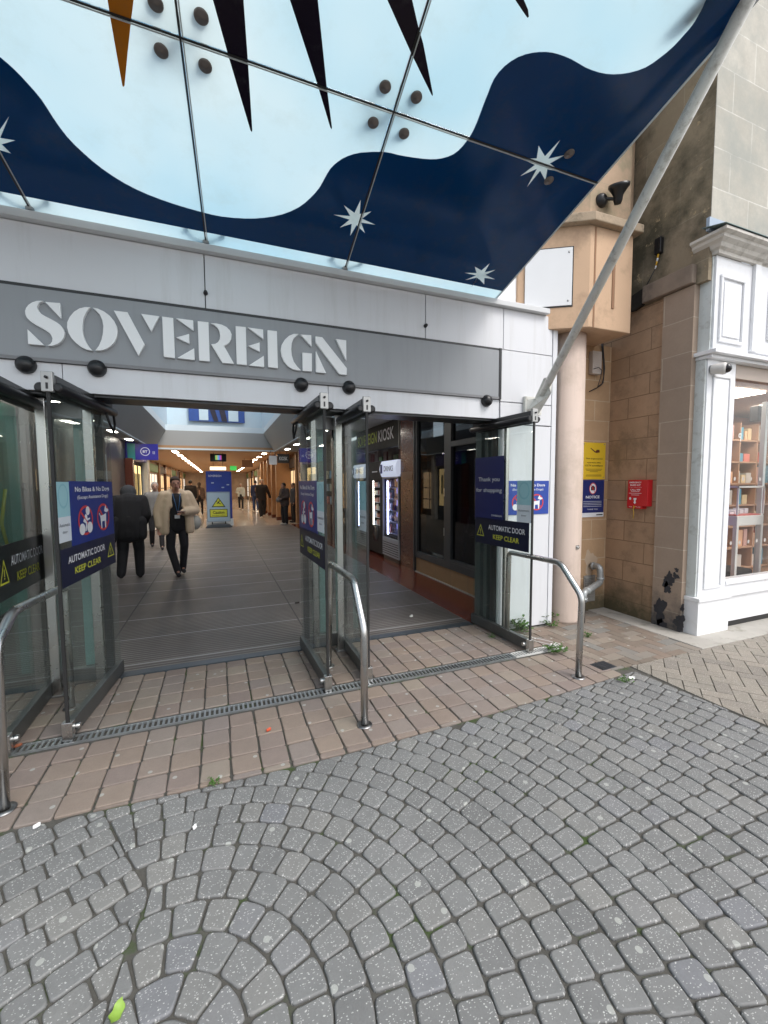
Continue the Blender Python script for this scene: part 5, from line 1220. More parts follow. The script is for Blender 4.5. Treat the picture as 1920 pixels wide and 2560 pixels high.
g = MB(); g.tube([(-dpt-.004, yc+.012, -h*.40), (-dpt-.01, yc, -h*.46), (-dpt-.01, yc+.01, -h*.52), (-dpt-.006, yc+.004, -h*.62), (-dpt-.002, yc+.012, -h*.85)], .0035, 6); g.tube([(-dpt-.006, yc-.014, -h*.42), (-dpt-.01, yc+.01, -h*.47)], .004, 6); g.build('pull_cord', M('cord_yellow', (.65, .42, .05), .7), t_)
# pipe
pp = thing('drain_pipe', 'galvanised elbow pipe coming out of the recess wall and down behind the column', 'pipe', (4.12, RB, .54))
def Q(px, py, Y_): return PY(px, py, Y_)-Vector((4.12, RB, .54))
c0 = Q(1478, 1414, 3.72); c1 = Q(1500, 1416, 3.60); c2 = Q(1501, 1456, 3.60); c3 = Q(1459, 1482, 3.42); cq4 = Vector((c3.x, c3.y, c3.z-.10))
def rounded(P, r):
    out = [P[0]]
    for k in range(1, len(P)-1):
        a, b, c = P[k-1], P[k], P[k+1]; ra = min(r, (a-b).length*.45, (c-b).length*.45); p = b+(a-b).normalized()*ra; q = b+(c-b).normalized()*ra
        for i_ in range(6): u = i_/5; out.append(p*(1-u)**2+b*2*u*(1-u)+q*u*u)
    return out+[P[-1]]
PIP = M('zinc_pipe', (.36, .38, .385), .45, .5, var=.3, scale=30)
g = MB(); g.tube(rounded([c0, c1, c2, c3, cq4], .06), .036, 18); g.build('pipe', PIP, pp)
g = MB()
for c_, d__ in ((c0.lerp(c1, .25), c1-c0), (c1.lerp(c2, .75), c2-c1), (c2.lerp(c3, .82), c3-c2), (cq4+Vector((0, 0, .03)), Vector((0, 0, -1)))): g.lathe([(.036, -.015), (.044, -.012), (.044, .012), (.036, .015)], c_, d__, 20)
g.build('coupling', PIP, pp)
g = MB(); g.tube([cq4, Vector((cq4.x, cq4.y, -.54))], .022, 14); g.build('black_downpipe', BLACK, pp)
rr = random.Random(21); n_ = 26; P_ = []
for k in range(n_):
    th = 2*math.pi*k/n_; r_ = 1+.22*math.sin(3*th+1)+.12*math.sin(7*th); P_.append((c0.x+.09*r_*math.cos(th), -.002, c0.z+.03+.15*r_*math.sin(th)))
g = MB(); g.prism(P_, (0, .001, 0)); g.build('plaster_patch', M('plaster_patch', (.52, .40, .29), .9, var=.15, scale=12), pp)
vg = thing('air_vent', 'grey louvred vent low on the recess wall beside the pipe', 'vent', (4.14, RB, .27))
MB().box(-.09, .09, -.015, 0, -.16, .16).build('frame', M('vent_grey', (.30, .29, .27), .6, var=.2), vg, .003)
g = MB()
for k in range(11): g.box(-.075, .075, -.024, -.015, -.145+k*.027, -.132+k*.027)
g.build('louvre', MATS['vent_grey'], vg)
q = PY(1486, 910, RB); ab = thing('alarm_box', 'pale ribbed alarm box with black cables under the stone block', 'box', (q.x-.02, RB, q.z))
MB().box(-.07, .07, -.06, 0, -.13, .13).build('case', M('alarm_white', (.52, .46, .42), .6, var=.05), ab, .008)
g = MB()
for k in range(9): g.box(-.055, .055, -.064, -.06, -.10+k*.025, -.09+k*.025)
g.build('rib', MATS['alarm_white'], ab)
g = MB(); g.tube([(.10, -.02, .25), (.13, -.03, .0), (.14, -.03, -.14), (.10, -.04, -.24), (.03, -.04, -.28), (-.08, -.03, -.33)], .006, 6); g.tube([(.12, -.02, .25), (.15, -.03, -.05), (.12, -.04, -.22), (.03, -.045, -.27)], .006, 6); g.tube([(-.06, -.06, -.08), (.0, -.08, -.06), (.05, -.08, -.09), (.05, -.06, -.18), (.03, -.045, -.27)], .004, 6); g.build('cable', BLACK, ab)

# ================================================================== WHITE SHOPFRONT
SHY = 2.70
sw = M('shop_white_gloss', (.80, .81, .83), .42, var=.03, scale=2, dirt=(.72, .72, .71), dirts=9, bmp=.10, bscale=14)
sf = thing('shopfront', 'white painted timber shopfront with panelled pilaster and cornice', 'shop front', (4.44, SHY, 0))
def SB(name, x0, x1, y0, y1, z0, z1, mat=sw, bev=.004): return MB().box(x0-4.44, x1-4.44, y0-SHY, y1-SHY, z0, z1).build(name, mat, sf, bev)
pil = SB('pilaster', 4.46, 4.90, SHY, SHY+.12, .36, 2.74)
g = MB(); x0, x1, z0, z1 = .10, .38, .46, 2.60
for (a, b, c_, d_) in ((x0, x1, z0, z0+.025), (x0, x1, z1-.025, z1), (x0, x0+.022, z0+.026, z1-.026), (x1-.022, x1, z0+.026, z1-.026)): g.box(a, b, -.014, 0, c_, d_)
g.build('panel_moulding', sw, pil, .004)
o_ = MB().box(.13, .35, -.006, 0, .5, 2.56).build('raised_panel', sw, pil, .003)
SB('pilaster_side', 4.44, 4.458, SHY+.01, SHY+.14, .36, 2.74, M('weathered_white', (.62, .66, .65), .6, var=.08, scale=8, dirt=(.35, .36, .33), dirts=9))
SB('plinth', 4.425, 4.92, SHY-.035, SHY+.15, -.01, .345); SB('plinth_cap', 4.415, 4.93, SHY-.05, SHY+.15, .347, .385)
SB('stall_riser', 4.921, 9, SHY+.005, SHY+.15, .07, .345); SB('stall_gap', 4.93, 9, SHY+.03, SHY+.15, -.02, .068, BLACK, 0)
SB('sill_moulding', 4.931, 9, SHY-.02, SHY+.15, .347, .385); SB('bottom_rail', 4.901, 9, SHY+.01, SHY+.12, .387, .47); SB('sill', 4.901, 9, SHY-.01, SHY+.12, .472, .515)
# window
SB('window_frame', 4.901, 4.935, SHY+.02, SHY+.10, .517, 2.74); SB('window_frame', 5.93, 6.0, SHY+.02, SHY+.10, .517, 2.74); SB('window_frame', 4.94, 5.925, SHY+.02, SHY+.10, 2.60, 2.74, M('inner_cream', (.5, .42, .36), .6))
WG = GLASS('shop_window_glass', (.93, .93, .92), 1.45, refl=1.0)
MB().box(.50, 1.49, .055, .063, .517, 2.6).build('window_glass', WG, sf); MB().box(1.56, 4.5, .055, .063, .517, 2.6).build('window_glass', WG, sf)
g = MB()
for px, py in ((1838, 1197), (1859, 1197), (1879, 1197), (1901, 1198), (1828, 1358), (1850, 1356), (1872, 1354), (1893, 1352), (1913, 1350)):
    q = PY(px, py, SHY+.05); disc(g, (q.x-4.44, .054, q.z), (1, 0, 0), (0, 0, 1), .018, .021, 0, 18)
g.build('manifestation_dot', M('frosted_dot', (.45, .43, .40), .6), sf)
# console head and fascia
hd = SB('console_box', 4.47, 5.03, SHY-.03, SHY+.14, 2.815, 3.70)
g = MB()
for (a, b, c_, d_) in ((.09, .47, .0, .03), (.09, .47, .60, .63), (.09, .12, .031, .599), (.44, .47, .031, .599)): g.box(a, b, -.05, -.03, 2.90+c_, 2.90+d_)
g.build('panel_moulding', sw, hd, .005); MB().box(.15, .41, -.042, -.03, 2.96, 3.47).build('raised_panel', sw, hd, .003)
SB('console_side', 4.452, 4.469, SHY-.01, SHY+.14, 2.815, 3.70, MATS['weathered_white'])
SB('fascia_return', 5.031, 5.12, SHY-.06, SHY+.12, 2.86, 3.72); fb = SB('fascia', 5.121, 9, SHY-.035, SHY+.12, 2.86, 3.72)
g = MB()
for (a, b, c_, d_) in ((.86, 4.5, .0, .03), (.86, 4.5, .48, .51), (.86, .89, .031, .479)): g.box(a, b, -.055, -.035, 3.0+c_, 3.0+d_)
g.build('panel_moulding', sw, fb, .005)
SB('soffit_moulding', 4.40, 9, SHY-.10, SHY+.14, 2.775, 2.812); SB('soffit_bed', 4.43, 9, SHY-.05, SHY+.14, 2.742, 2.773)
CRN = M('cornice_cream', (.60, .57, .52), .6, var=.1, scale=6, dirt=(.30, .28, .24), dirts=6)
g = MB(); prof = [(0, 3.702), (-.03, 3.702), (-.035, 3.73), (-.06, 3.745), (-.075, 3.775), (-.11, 3.80), (-.115, 3.825), (-.15, 3.84), (-.15, 3.865), (0, 3.868)]
N_ = len(prof)
for (xa, xb, ex) in ((4.47, 5.12, 1), (5.12, 9, 0)):
    off = -.03 if ex else -.0
    A1 = [(xa-4.44+(y*.9 if ex else 0), y+off, z) for y, z in prof]; B1 = [(xb-4.44-(y*0.0 if ex else 0), y+off, z) for y, z in prof]
    # left return
    C1 = [(xa-4.44+(y*.9 if ex else 0), .14, z) for y, z in prof]
    g.add(A1+B1, [(i, i+1, i+1+N_, i+N_) for i in range(N_-1)]+[tuple(range(N_, 2*N_))])
    if ex: g.add(A1+C1, [(i, i+1, i+1+N_, i+N_) for i in range(N_-1)])
g.build('cornice', CRN, sf)
g = MB(); g.prism([(-.13, -.19, 3.872), (.70, -.19, 3.872), (4.5, -.16, 3.872), (4.5, .02, 3.93), (-.13, .02, 3.93)], (0, 0, .006)); g.build('lead_flashing', M('green_lead', (.16, .22, .22), .6, .3, var=.3), sf)
MB().box(-.10, .16, -.03, .0, 3.90, 4.02).build('blue_film_flap', M('blue_grey_lead', (.38, .46, .56), .5), sf)
# dome camera
q = PY(1812, 918, SHY-.10); dc = thing('dome_camera', 'white security camera with a black glass dome under the shopfront head', 'camera', (q.x, SHY, q.z))
g = MB(); g.lathe([(.04, 0), (.045, .02), (.05, .06), (.058, .10), (.052, .12), (0, .12)], (-.04, 0, 0), (.45, -1, -.1), 26); g.build('housing', M('camera_white', (.62, .60, .57), .45), dc)
ax_ = Vector((.45, -1, -.1)).normalized(); c_ = Vector((-.04, 0, 0))+ax_*.118
g = MB(); g.lathe([(.045, 0), (.043, .015), (.034, .032), (.018, .043), (0, .046)], c_, ax_, 26); g.build('dome', M('dome_black', (.01, .01, .012), .05), dc)
# interior of the shop
room = thing('shop_interior', 'warm lit shop interior with shelves behind the white shopfront window', 'room', (4.92, 2.9, 0))
ROOMX = 4.9
RB_ = M('shop_rose_wall', (.50, .27, .20), .7, var=.1, scale=2)
MB().box(0, 5, 1.75, 1.85, .0, 2.7).build('back_wall', RB_, room); MB().box(-.02, 0, .0, 1.75, .0, 2.7).build('side_wall', RB_, room); MB().box(4.9, 5, 0, 1.75, 0, 2.7).build('side_wall', RB_, room)
MB().box(0, 5, -.05, 1.75, -.01, .08).build('floor', M('shop_floor', (.35, .20, .12), .4), room); MB().box(0, 5, -.05, 1.75, 2.68, 2.75).build('ceiling', M('shop_ceiling', (.45, .38, .33), .8), room)
MB().box(.9, 1.5, .3, 1.0, 2.655, 2.68).build('ceiling_panel', EM('shop_lamp', (1, .9, .78), 9), room); MB().box(2.6, 3.2, .3, 1.0, 2.655, 2.68).build('ceiling_panel', EM('shop_lamp', (1, .9, .78), 9), room)
solo(MB().box(.0, .02, 0, .5, 0, 1.3).build('purple_panel', M('lilac_print', (.16, .08, .40), .4)), 'narrow lilac poster at the left edge of the shop window', 'poster').location = (5.06, 2.80, .95)
sh = thing('display_shelves', 'pale shop shelving with coloured boxes seen through the window', 'shelves', (7.35, 4.20, .1)); rr = random.Random(8)
g = MB()
for k in range(7): g.box(0, 1.9, 0, .35, .35*k, .35*k+.025)
for k in range(5): g.box(k*.47, k*.47+.02, 0, .35, 0, 2.4)
g.box(0, 1.9, .35, .37, 0, 2.4); g.build('shelf_frame', M('shelf_tan', (.48, .30, .20), .6), sh, .002)
pal = [M('box_a', (.70, .22, .18), .4), M('box_b', (.75, .60, .38), .4), M('box_c', (.62, .40, .36), .4), M('box_d', (.65, .62, .58), .4), M('box_e', (.12, .35, .50), .4), M('box_f', (.80, .48, .30), .4)]
for k in range(7):
    for j in range(4):
        x = j*.47+.04
        while x < j*.47+.40:
            ww = rr.uniform(.06, .16); hh = rr.uniform(.12, .30)
            if x+ww > j*.47+.45: break
            MB().box(x, x+ww, .05, .28, .35*k+.026, .35*k+.026+hh).build('boxed_item', pal[rr.randrange(6)], sh, .003); x += ww+rr.uniform(.01, .05)
tb = thing('display_table', 'white display table with a red top inside the shop window', 'table', (5.42, 2.90, .1))
WT = M('table_white', (.75, .74, .72), .5)
for x, y in ((0, 0), (.46, 0), (0, .5), (.46, .5)): MB().box(x, x+.04, y, y+.04, 0, .95).build('leg', WT, tb, .003)
MB().box(-.0, .50, 0, .54, .95, 1.06).build('table_top', WT, tb, .004); MB().box(.02, .48, .02, .52, 1.06, 1.075).build('red_liner', M('liner_red', (.5, .12, .10), .6), tb)
g = MB()
for x, y in ((.0, 0), (.485, 0), (0, .52), (.485, .52)): g.box(x, x+.015, y, y+.015, 1.075, 1.38)
g.box(0, .5, 0, .015, 1.38, 1.40); g.box(0, .5, .52, .535, 1.38, 1.40); g.box(0, .015, 0, .535, 1.3805, 1.3995); g.box(.485, .5, 0, .535, 1.3805, 1.3995); g.build('upper_frame', WT, tb)
for k in range(4): g = MB(); g.box(.05+.09*k, .12+.09*k, .1, .22, 1.077, 1.10+.012*k); g.build('folded_card', INKW, tb)
MB().box(.02, .46, .05, .52, .1, .42).build('dark_bag', M('dark_fabric_bag', (.02, .018, .018), .8), tb, .03)
text('P', tuple(PY(1850, 1093, SHY+.055)), (-1, 0, 0), (0, 0, 1), .05, .085, M('window_letter_white', (.8, .8, .78), .5), sf, 'window_letter', .02).parent = None
_l = bpy.data.objects.get('window_letter'); solo(_l, 'white reversed window letter on the shop glass', 'lettering')
ds = thing('door_frame', 'pale grey inner door frame seen at the right edge of the shop window', 'door frame', (6.10, 3.02, .1))
MB().box(0, .05, 0, .05, 0, 2.4).build('upright', M('frame_pale', (.6, .66, .68), .5), ds, .004); MB().box(.05, .6, .0, .05, 0, .1).build('rail', MATS['frame_pale'], ds, .004); MB().box(.05, .6, .02, .03, .1, 2.4).build('glass', WG, ds)
mt = thing('wall_monitor', 'small black speaker high up inside the shop window', 'speaker', (6.50, 3.32, 2.42)); MB().box(-.06, .06, -.05, .05, -.10, .10).build('case', BLACK, mt, .01); g = MB(); g.lathe([(.04, 0), (.03, -.01), (0, -.015)], (0, -.05, 0), (0, 1, 0), 20); g.build('cone', M('speaker_cone', (.04, .04, .045), .6), mt)

# ================================================================== WEEDS, LEAVES
GRN = M('weed_green', (.065, .14, .028), .6, var=.35, scale=30); GRN.node_tree.nodes['Principled BSDF'].inputs['Specular IOR Level'].default_value = .3
def weed(label, px, py, n, size, upr=.5, seed=0, hgt=.0):
    q = PZ(px, py); rr = random.Random(seed); t_ = thing('weed', label, 'plant', (q.x, q.y, 0), 0, 'weeds growing in the paving joints'); g = MB(); st = MB()
    for k in range(n):
        a = rr.uniform(0, 6.28); el = rr.uniform(.1, 1.2)*upr+.15; L = size*rr.uniform(.5, 1.1)
        d = Vector((math.cos(a)*math.cos(el), math.sin(a)*math.cos(el), math.sin(el))); e = d*L; m_ = e*.5+Vector((0, 0, L*.12))
        st.tube([(0, 0, 0), m_, e], [.0015, .0012, .0008], 5)
        for j in range(3):
            c_ = m_.lerp(e, j/2); s_ = d.cross(Vector((0, 0, 1))).normalized(); b = (s_*(1 if j % 2 else -1)+d*.6).normalized(); l_ = size*.32*rr.uniform(.6, 1.1); wv_ = b.cross(Vector((rr.uniform(-.3, .3), rr.uniform(-.3, .3), 1))).normalized()*l_*.32
            up_ = Vector((0, 0, l_*.15)); g.add([c_, c_+b*l_*.35+wv_+up_, c_+b*l_*.75+wv_*.7+up_, c_+b*l_, c_+b*l_*.75-wv_*.7+up_, c_+b*l_*.35-wv_+up_], [(0, 1, 2, 3), (0, 3, 4, 5)])
    st.build('stem', GRN, t_); g.build('leaves', GRN, t_); return t_
weed('bushiest bright green weed at the foot of the white wall panel', 1293, 1578, 46, .15, .9, 1)
weed('upright weed sprig at the corner of the panel and the pink column', 1352, 1558, 16, .20, 1.1, 2)
weed('leafy weed at the base of the pink column', 1375, 1566, 22, .10, .6, 3)
weed('flat weed clump beside the end of the whitish drain', 1385, 1630, 26, .11, .35, 4)
weed('small weed right of the handrail foot by the recess', 1468, 1592, 12, .07, .4, 5)
weed('tiny weed on the pavers behind the open right door', 1228, 1593, 10, .05, .4, 6)
weed('small moss tuft at the edge between brown pavers and grey setts', 538, 1958, 14, .04, .3, 7)
weed('small weed in the joint at the tip of the grey paving', 1560, 1705, 14, .06, .3, 8)
def leaf(label, px, py, col, L, rz, curl=.2, name='fallen_leaf', z=.004):
    q = PZ(px, py); t_ = MB(); n = 8; vs = []; rr = random.Random(int(px))
    for i in range(n+1):
        u = i/n; w_ = L*.32*math.sin(math.pi*u)**.7*(1+.25*math.sin(9*u)); vs += [(u*L-L/2, -w_, z+curl*L*(u-.5)**2+.01*abs(w_)/L), (u*L-L/2, 0, z+curl*L*(u-.5)**2), (u*L-L/2, w_, z+curl*L*(u-.5)**2+.012)]
    fs = [(3*i+j, 3*i+j+1, 3*i+j+4, 3*i+j+3) for i in range(n) for j in (0, 1)]
    t_.add(vs, fs, 0, True); o_ = t_.build(name, M('leaf_%d' % int(px), col, .55, var=.25, scale=40)); o_.location = (q.x, q.y, 0); o_.rotation_euler = (0, 0, rz); return solo(o_, label, 'leaf', 'fallen leaves')
leaf('bright yellow green leaf cut by the bottom edge of the picture', 293, 2540, (.24, .38, .06), .055, 1.2, .8)
leaf('small orange red leaf on the brown pavers below the drain', 672, 1828, (.50, .08, .03), .035, .6)
leaf('reddish leaf lying in the drain at the far left', 45, 1868, (.35, .12, .06), .04, .3)
leaf('pale torn scrap on the matting inside the right opening', 1028, 1543, (.6, .6, .58), .06, .5, .6, 'paper_scrap')
leaf('white scrap at the corner where the grey setts meet the buff bricks', 1580, 1698, (.75, .75, .73), .05, -.3, .4, 'paper_scrap')
leaf('dark leaf on the matting in the middle opening', 743, 1509, (.03, .025, .02), .06, .1)
leaf('tiny white scrap on the setts left of centre', 487, 2073, (.7, .7, .7), .025, 1.0, .3, 'paper_scrap')
leaf('thin white scrap at the left edge of the setts', 92, 2070, (.7, .7, .7), .03, .7, .2, 'paper_scrap')

# ================================================================== PEOPLE
def capsule(bm, p0, r0, p1, r1, seg=12):
    p0 = Vector(p0); p1 = Vector(p1); d = p1-p0
    if d.length < 1e-4: d = Vector((0, 0, 1e-3))
    ax = d.normalized(); a = ax.orthogonal().normalized(); b = ax.cross(a); rows = []
    for k in range(0, 4): th = -math.pi/2+math.pi/2*k/3.0; rows.append((p0+ax*r0*math.sin(th), r0*math.cos(th)))
    for k in range(0, 4): th = math.pi/2*k/3.0; rows.append((p1+ax*r1*math.sin(th), r1*math.cos(th)))
    vs = [[bm.verts.new(c+(a*math.cos(2*math.pi*i/seg)+b*math.sin(2*math.pi*i/seg))*max(r, .0005)) for i in range(seg)] for c, r in rows]
    for i in range(len(vs)-1):
        for j in range(seg): bm.faces.new((vs[i][j], vs[i][(j+1) % seg], vs[i+1][(j+1) % seg], vs[i+1][j]))
    bm.faces.new(list(reversed(vs[0]))); bm.faces.new(vs[-1])
def ellip(bm, c, rx, ry, rz, rot=None, seg=14):
    r = bmesh.ops.create_uvsphere(bm, u_segments=seg, v_segments=10, radius=1)
    m_ = Matrix.Translation(Vector(c)) @ (rot.to_matrix().to_4x4() if rot else Matrix()) @ Matrix.Diagonal((rx, ry, rz, 1))
    bmesh.ops.transform(bm, matrix=m_, verts=r['verts'])
def skinmesh(name, fn, mat, par, vox=.012, sm=3):
    bm = bmesh.new(); fn(bm); me = bpy.data.meshes.new(name); bm.to_mesh(me); bm.free(); me.materials.append(mat)
    o = bpy.data.objects.new(name, me); COL.objects.link(o); o.parent = par
    r = o.modifiers.new('remesh', 'REMESH'); r.mode = 'VOXEL'; r.voxel_size = vox; r.use_smooth_shade = True
    s = o.modifiers.new('smooth', 'SMOOTH'); s.iterations = sm; s.factor = .6
    return o
SKIN = M('skin_tone', (.42, .24, .17), .55, var=.06, scale=12)
def person(label, px, py, height, face, P, group='people walking in the mall'):
    """P: joints in a figure 1.70 m tall facing -Y; face = heading in degrees (0 = towards the doors)"""
    q = PZ(px, py) if isinstance(px, (int, float)) and py is not None else Vector(px)
    t_ = thing('person', label, 'person', (q.x, q.y, 0), R(face), group); s = height/1.70; t_.scale = (s, s, s)
    J_ = dict(pel=(0, 0, .92), chest=(0, .0, 1.28), neck=(0, 0, 1.44), head=(0, -.01, 1.575), shL=(.18, 0, 1.38), shR=(-.18, 0, 1.38), elL=(.22, .02, 1.10), elR=(-.22, .02, 1.10), haL=(.22, -.06, .86), haR=(-.22, -.06, .86),
              hpL=(.09, 0, .90), hpR=(-.09, 0, .90), knL=(.10, -.03, .50), knR=(-.10, -.03, .50), anL=(.10, 0, .09), anR=(-.10, 0, .09), toe=(0, -.16, -.05))
    J_.update(P.get('j', {})); J_ = {k: Vector(v) for k, v in J_.items()}
    vox = P.get('vox', .016); th = P.get('bulk', 1.0); skin = P.get('skin', SKIN)
    hd = J_['head']; hr = P.get('headrot', Matrix.Rotation(0, 3, 'X').to_euler())
    hm = hr.to_matrix()
    def hp(x, y, z): return hd+hm @ Vector((x, y, z))
    def body(bm):
        ellip(bm, hp(0, 0, .01), .074, .092, .105, hr); ellip(bm, hp(0, -.03, -.055), .055, .06, .055, hr); ellip(bm, hp(0, -.094, -.015), .012, .018, .022, hr, 8)
        for sx in (-1, 1): ellip(bm, hp(sx*.076, .01, -.005), .012, .02, .03, hr, 8)
        ellip(bm, hp(0, -.088, -.052), .024, .010, .008, hr, 8)
        capsule(bm, J_['neck']-Vector((0, 0, .05)), .056, hp(0, .01, -.07), .052)
        capsule(bm, J_['pel'], .125*th, J_['chest'], .12*th); capsule(bm, J_['shL']*.95+J_['chest']*.05, .05, J_['shR']*.95+J_['chest']*.05, .05)
        for S_ in 'LR':
            capsule(bm, J_['sh'+S_], .05, J_['el'+S_], .04); capsule(bm, J_['el'+S_], .038, J_['ha'+S_], .024)
            capsule(bm, J_['hp'+S_], .08, J_['kn'+S_], .055); capsule(bm, J_['kn'+S_], .052, J_['an'+S_], .036); capsule(bm, J_['an'+S_], .034, J_['an'+S_]+J_['toe']*.35, .022)
            # hand: palm, four fingers and thumb
            d = (J_['ha'+S_]-J_['el'+S_]).normalized(); sd_ = d.cross(Vector((0, 0, 1)) if abs(d.z) < .8 else Vector((0, 1, 0))).normalized(); nn = d.cross(sd_).normalized(); h0 = J_['ha'+S_]
            capsule(bm, h0-sd_*.02, .018, h0+d*.07-sd_*.022, .014, 8); capsule(bm, h0+sd_*.02, .018, h0+d*.07+sd_*.022, .014, 8)
            for k, L_ in enumerate((.062, .074, .070, .055)):
                b0_ = h0+d*.08+sd_*(-.033+.022*k); b1_ = b0_+d*L_*.55+nn*.006; capsule(bm, b0_, .0095, b1_, .0085, 8); capsule(bm, b1_, .0085, b1_+d*L_*.35+nn*.022, .0075, 8)
            capsule(bm, h0+d*.02-sd_*.03, .012, h0+d*.06-sd_*.058+nn*.012, .009, 8)
    skinmesh('body', body, skin, t_, P.get('bvox', .014), 2)
    # eyes, brows, lips
    g = MB()
    for sx in (-1, 1): g.lathe([(0, .006), (.008, .004), (.012, 0)], hp(sx*.03, -.083, .012), hm @ Vector((0, -1, 0)), 10)
    g.build('eye', M('eye_dark', (.03, .02, .02), .3), t_)
    g = MB(); g.tube([hp(-.022, -.094, -.052), hp(0, -.10, -.050), hp(.022, -.094, -.052)], .005, 6); g.build('lips', M('lip_tone', (.30, .11, .10), .5), t_)
    hl = P.get('hair', 'short'); hc = P.get('hairmat')
    if hl != 'hood':
        def hair(bm):
            ellip(bm, hp(0, .02, .035), .086, .096, .095, hr)
            if hl == 'long': capsule(bm, hp(0, .05, 0), .07, hp(0, .07, -.16), .06)
            if hl == 'bun': ellip(bm, hp(0, .10, .05), .045, .04, .045, hr); ellip(bm, hp(0, -.02, .075), .07, .07, .04, hr)
        o = skinmesh('hair', hair, hc or M('hair_brown', (.04, .022, .014), .6), t_, .016, 2)
    # legs
    tm = P.get('trousers', BLACK); tw = P.get('tw', 1.0)
    def trou(bm):
        capsule(bm, J_['pel']+Vector((0, 0, .06)), .135*th, J_['pel']-Vector((0, 0, .04)), .14*th)
        for S_ in 'LR': capsule(bm, J_['hp'+S_], .098*th, J_['kn'+S_], .07*tw); capsule(bm, J_['kn'+S_], .069*tw, J_['an'+S_]+Vector((0, 0, -.01)), .056*tw)
    skinmesh('trousers', trou, tm, t_, vox)
    for S_ in 'LR':
        def shoe(bm, S_=S_):
            a_ = J_['an'+S_]; tv = J_['toe'].copy(); tv.z = 0; tv.normalize(); gr = a_-Vector((0, 0, .055))
            capsule(bm, gr-tv*.03+Vector((0, 0, 0)), .036, gr+tv*.13, .034); capsule(bm, a_+Vector((0, 0, .02)), .045, gr+Vector((0, 0, .01)), .042)
        skinmesh('shoe', shoe, P.get('shoes', BLACK), t_, .012, 2)
    jm = P.get('jacket'); jw = P.get('jw', 1.0); hem = P.get('hem', .82)
    def jack(bm):
        c = J_['chest']; p_ = J_['pel']
        lo = Vector((p_.x, p_.y, hem))
        for sx in (-1, 1):
            capsule(bm, c+Vector((sx*.07, 0, .04)), .115*jw, p_+Vector((sx*.06, 0, .0)), .12*jw); capsule(bm, p_+Vector((sx*.06, 0, 0)), .12*jw, lo+Vector((sx*.08, 0, .08)), .12*jw)
        capsule(bm, c+Vector((0, -.012, .05)), .125*jw, lo+Vector((0, 0, .08)), .13*jw); capsule(bm, J_['shL'], .068*jw, J_['shR'], .068*jw); capsule(bm, J_['neck']-Vector((0, 0, .06)), .085*jw, J_['neck']-Vector((0, 0, .0)), .062)
        for S_ in 'LR':
            capsule(bm, J_['sh'+S_], .072*jw, J_['el'+S_], .062*jw); e = J_['el'+S_]; h = J_['ha'+S_]; capsule(bm, e, .062*jw, e.lerp(h, .86), .05*jw)
    if not P.get('open'):
        skinmesh('jacket', jack, jm, t_, vox)
    return t_, J_, hp, hm, s
BLKC = M('black_cloth', (.015, .015, .018), .85, var=.4, scale=9, bmp=.8, bscale=9)
from mathutils import Euler
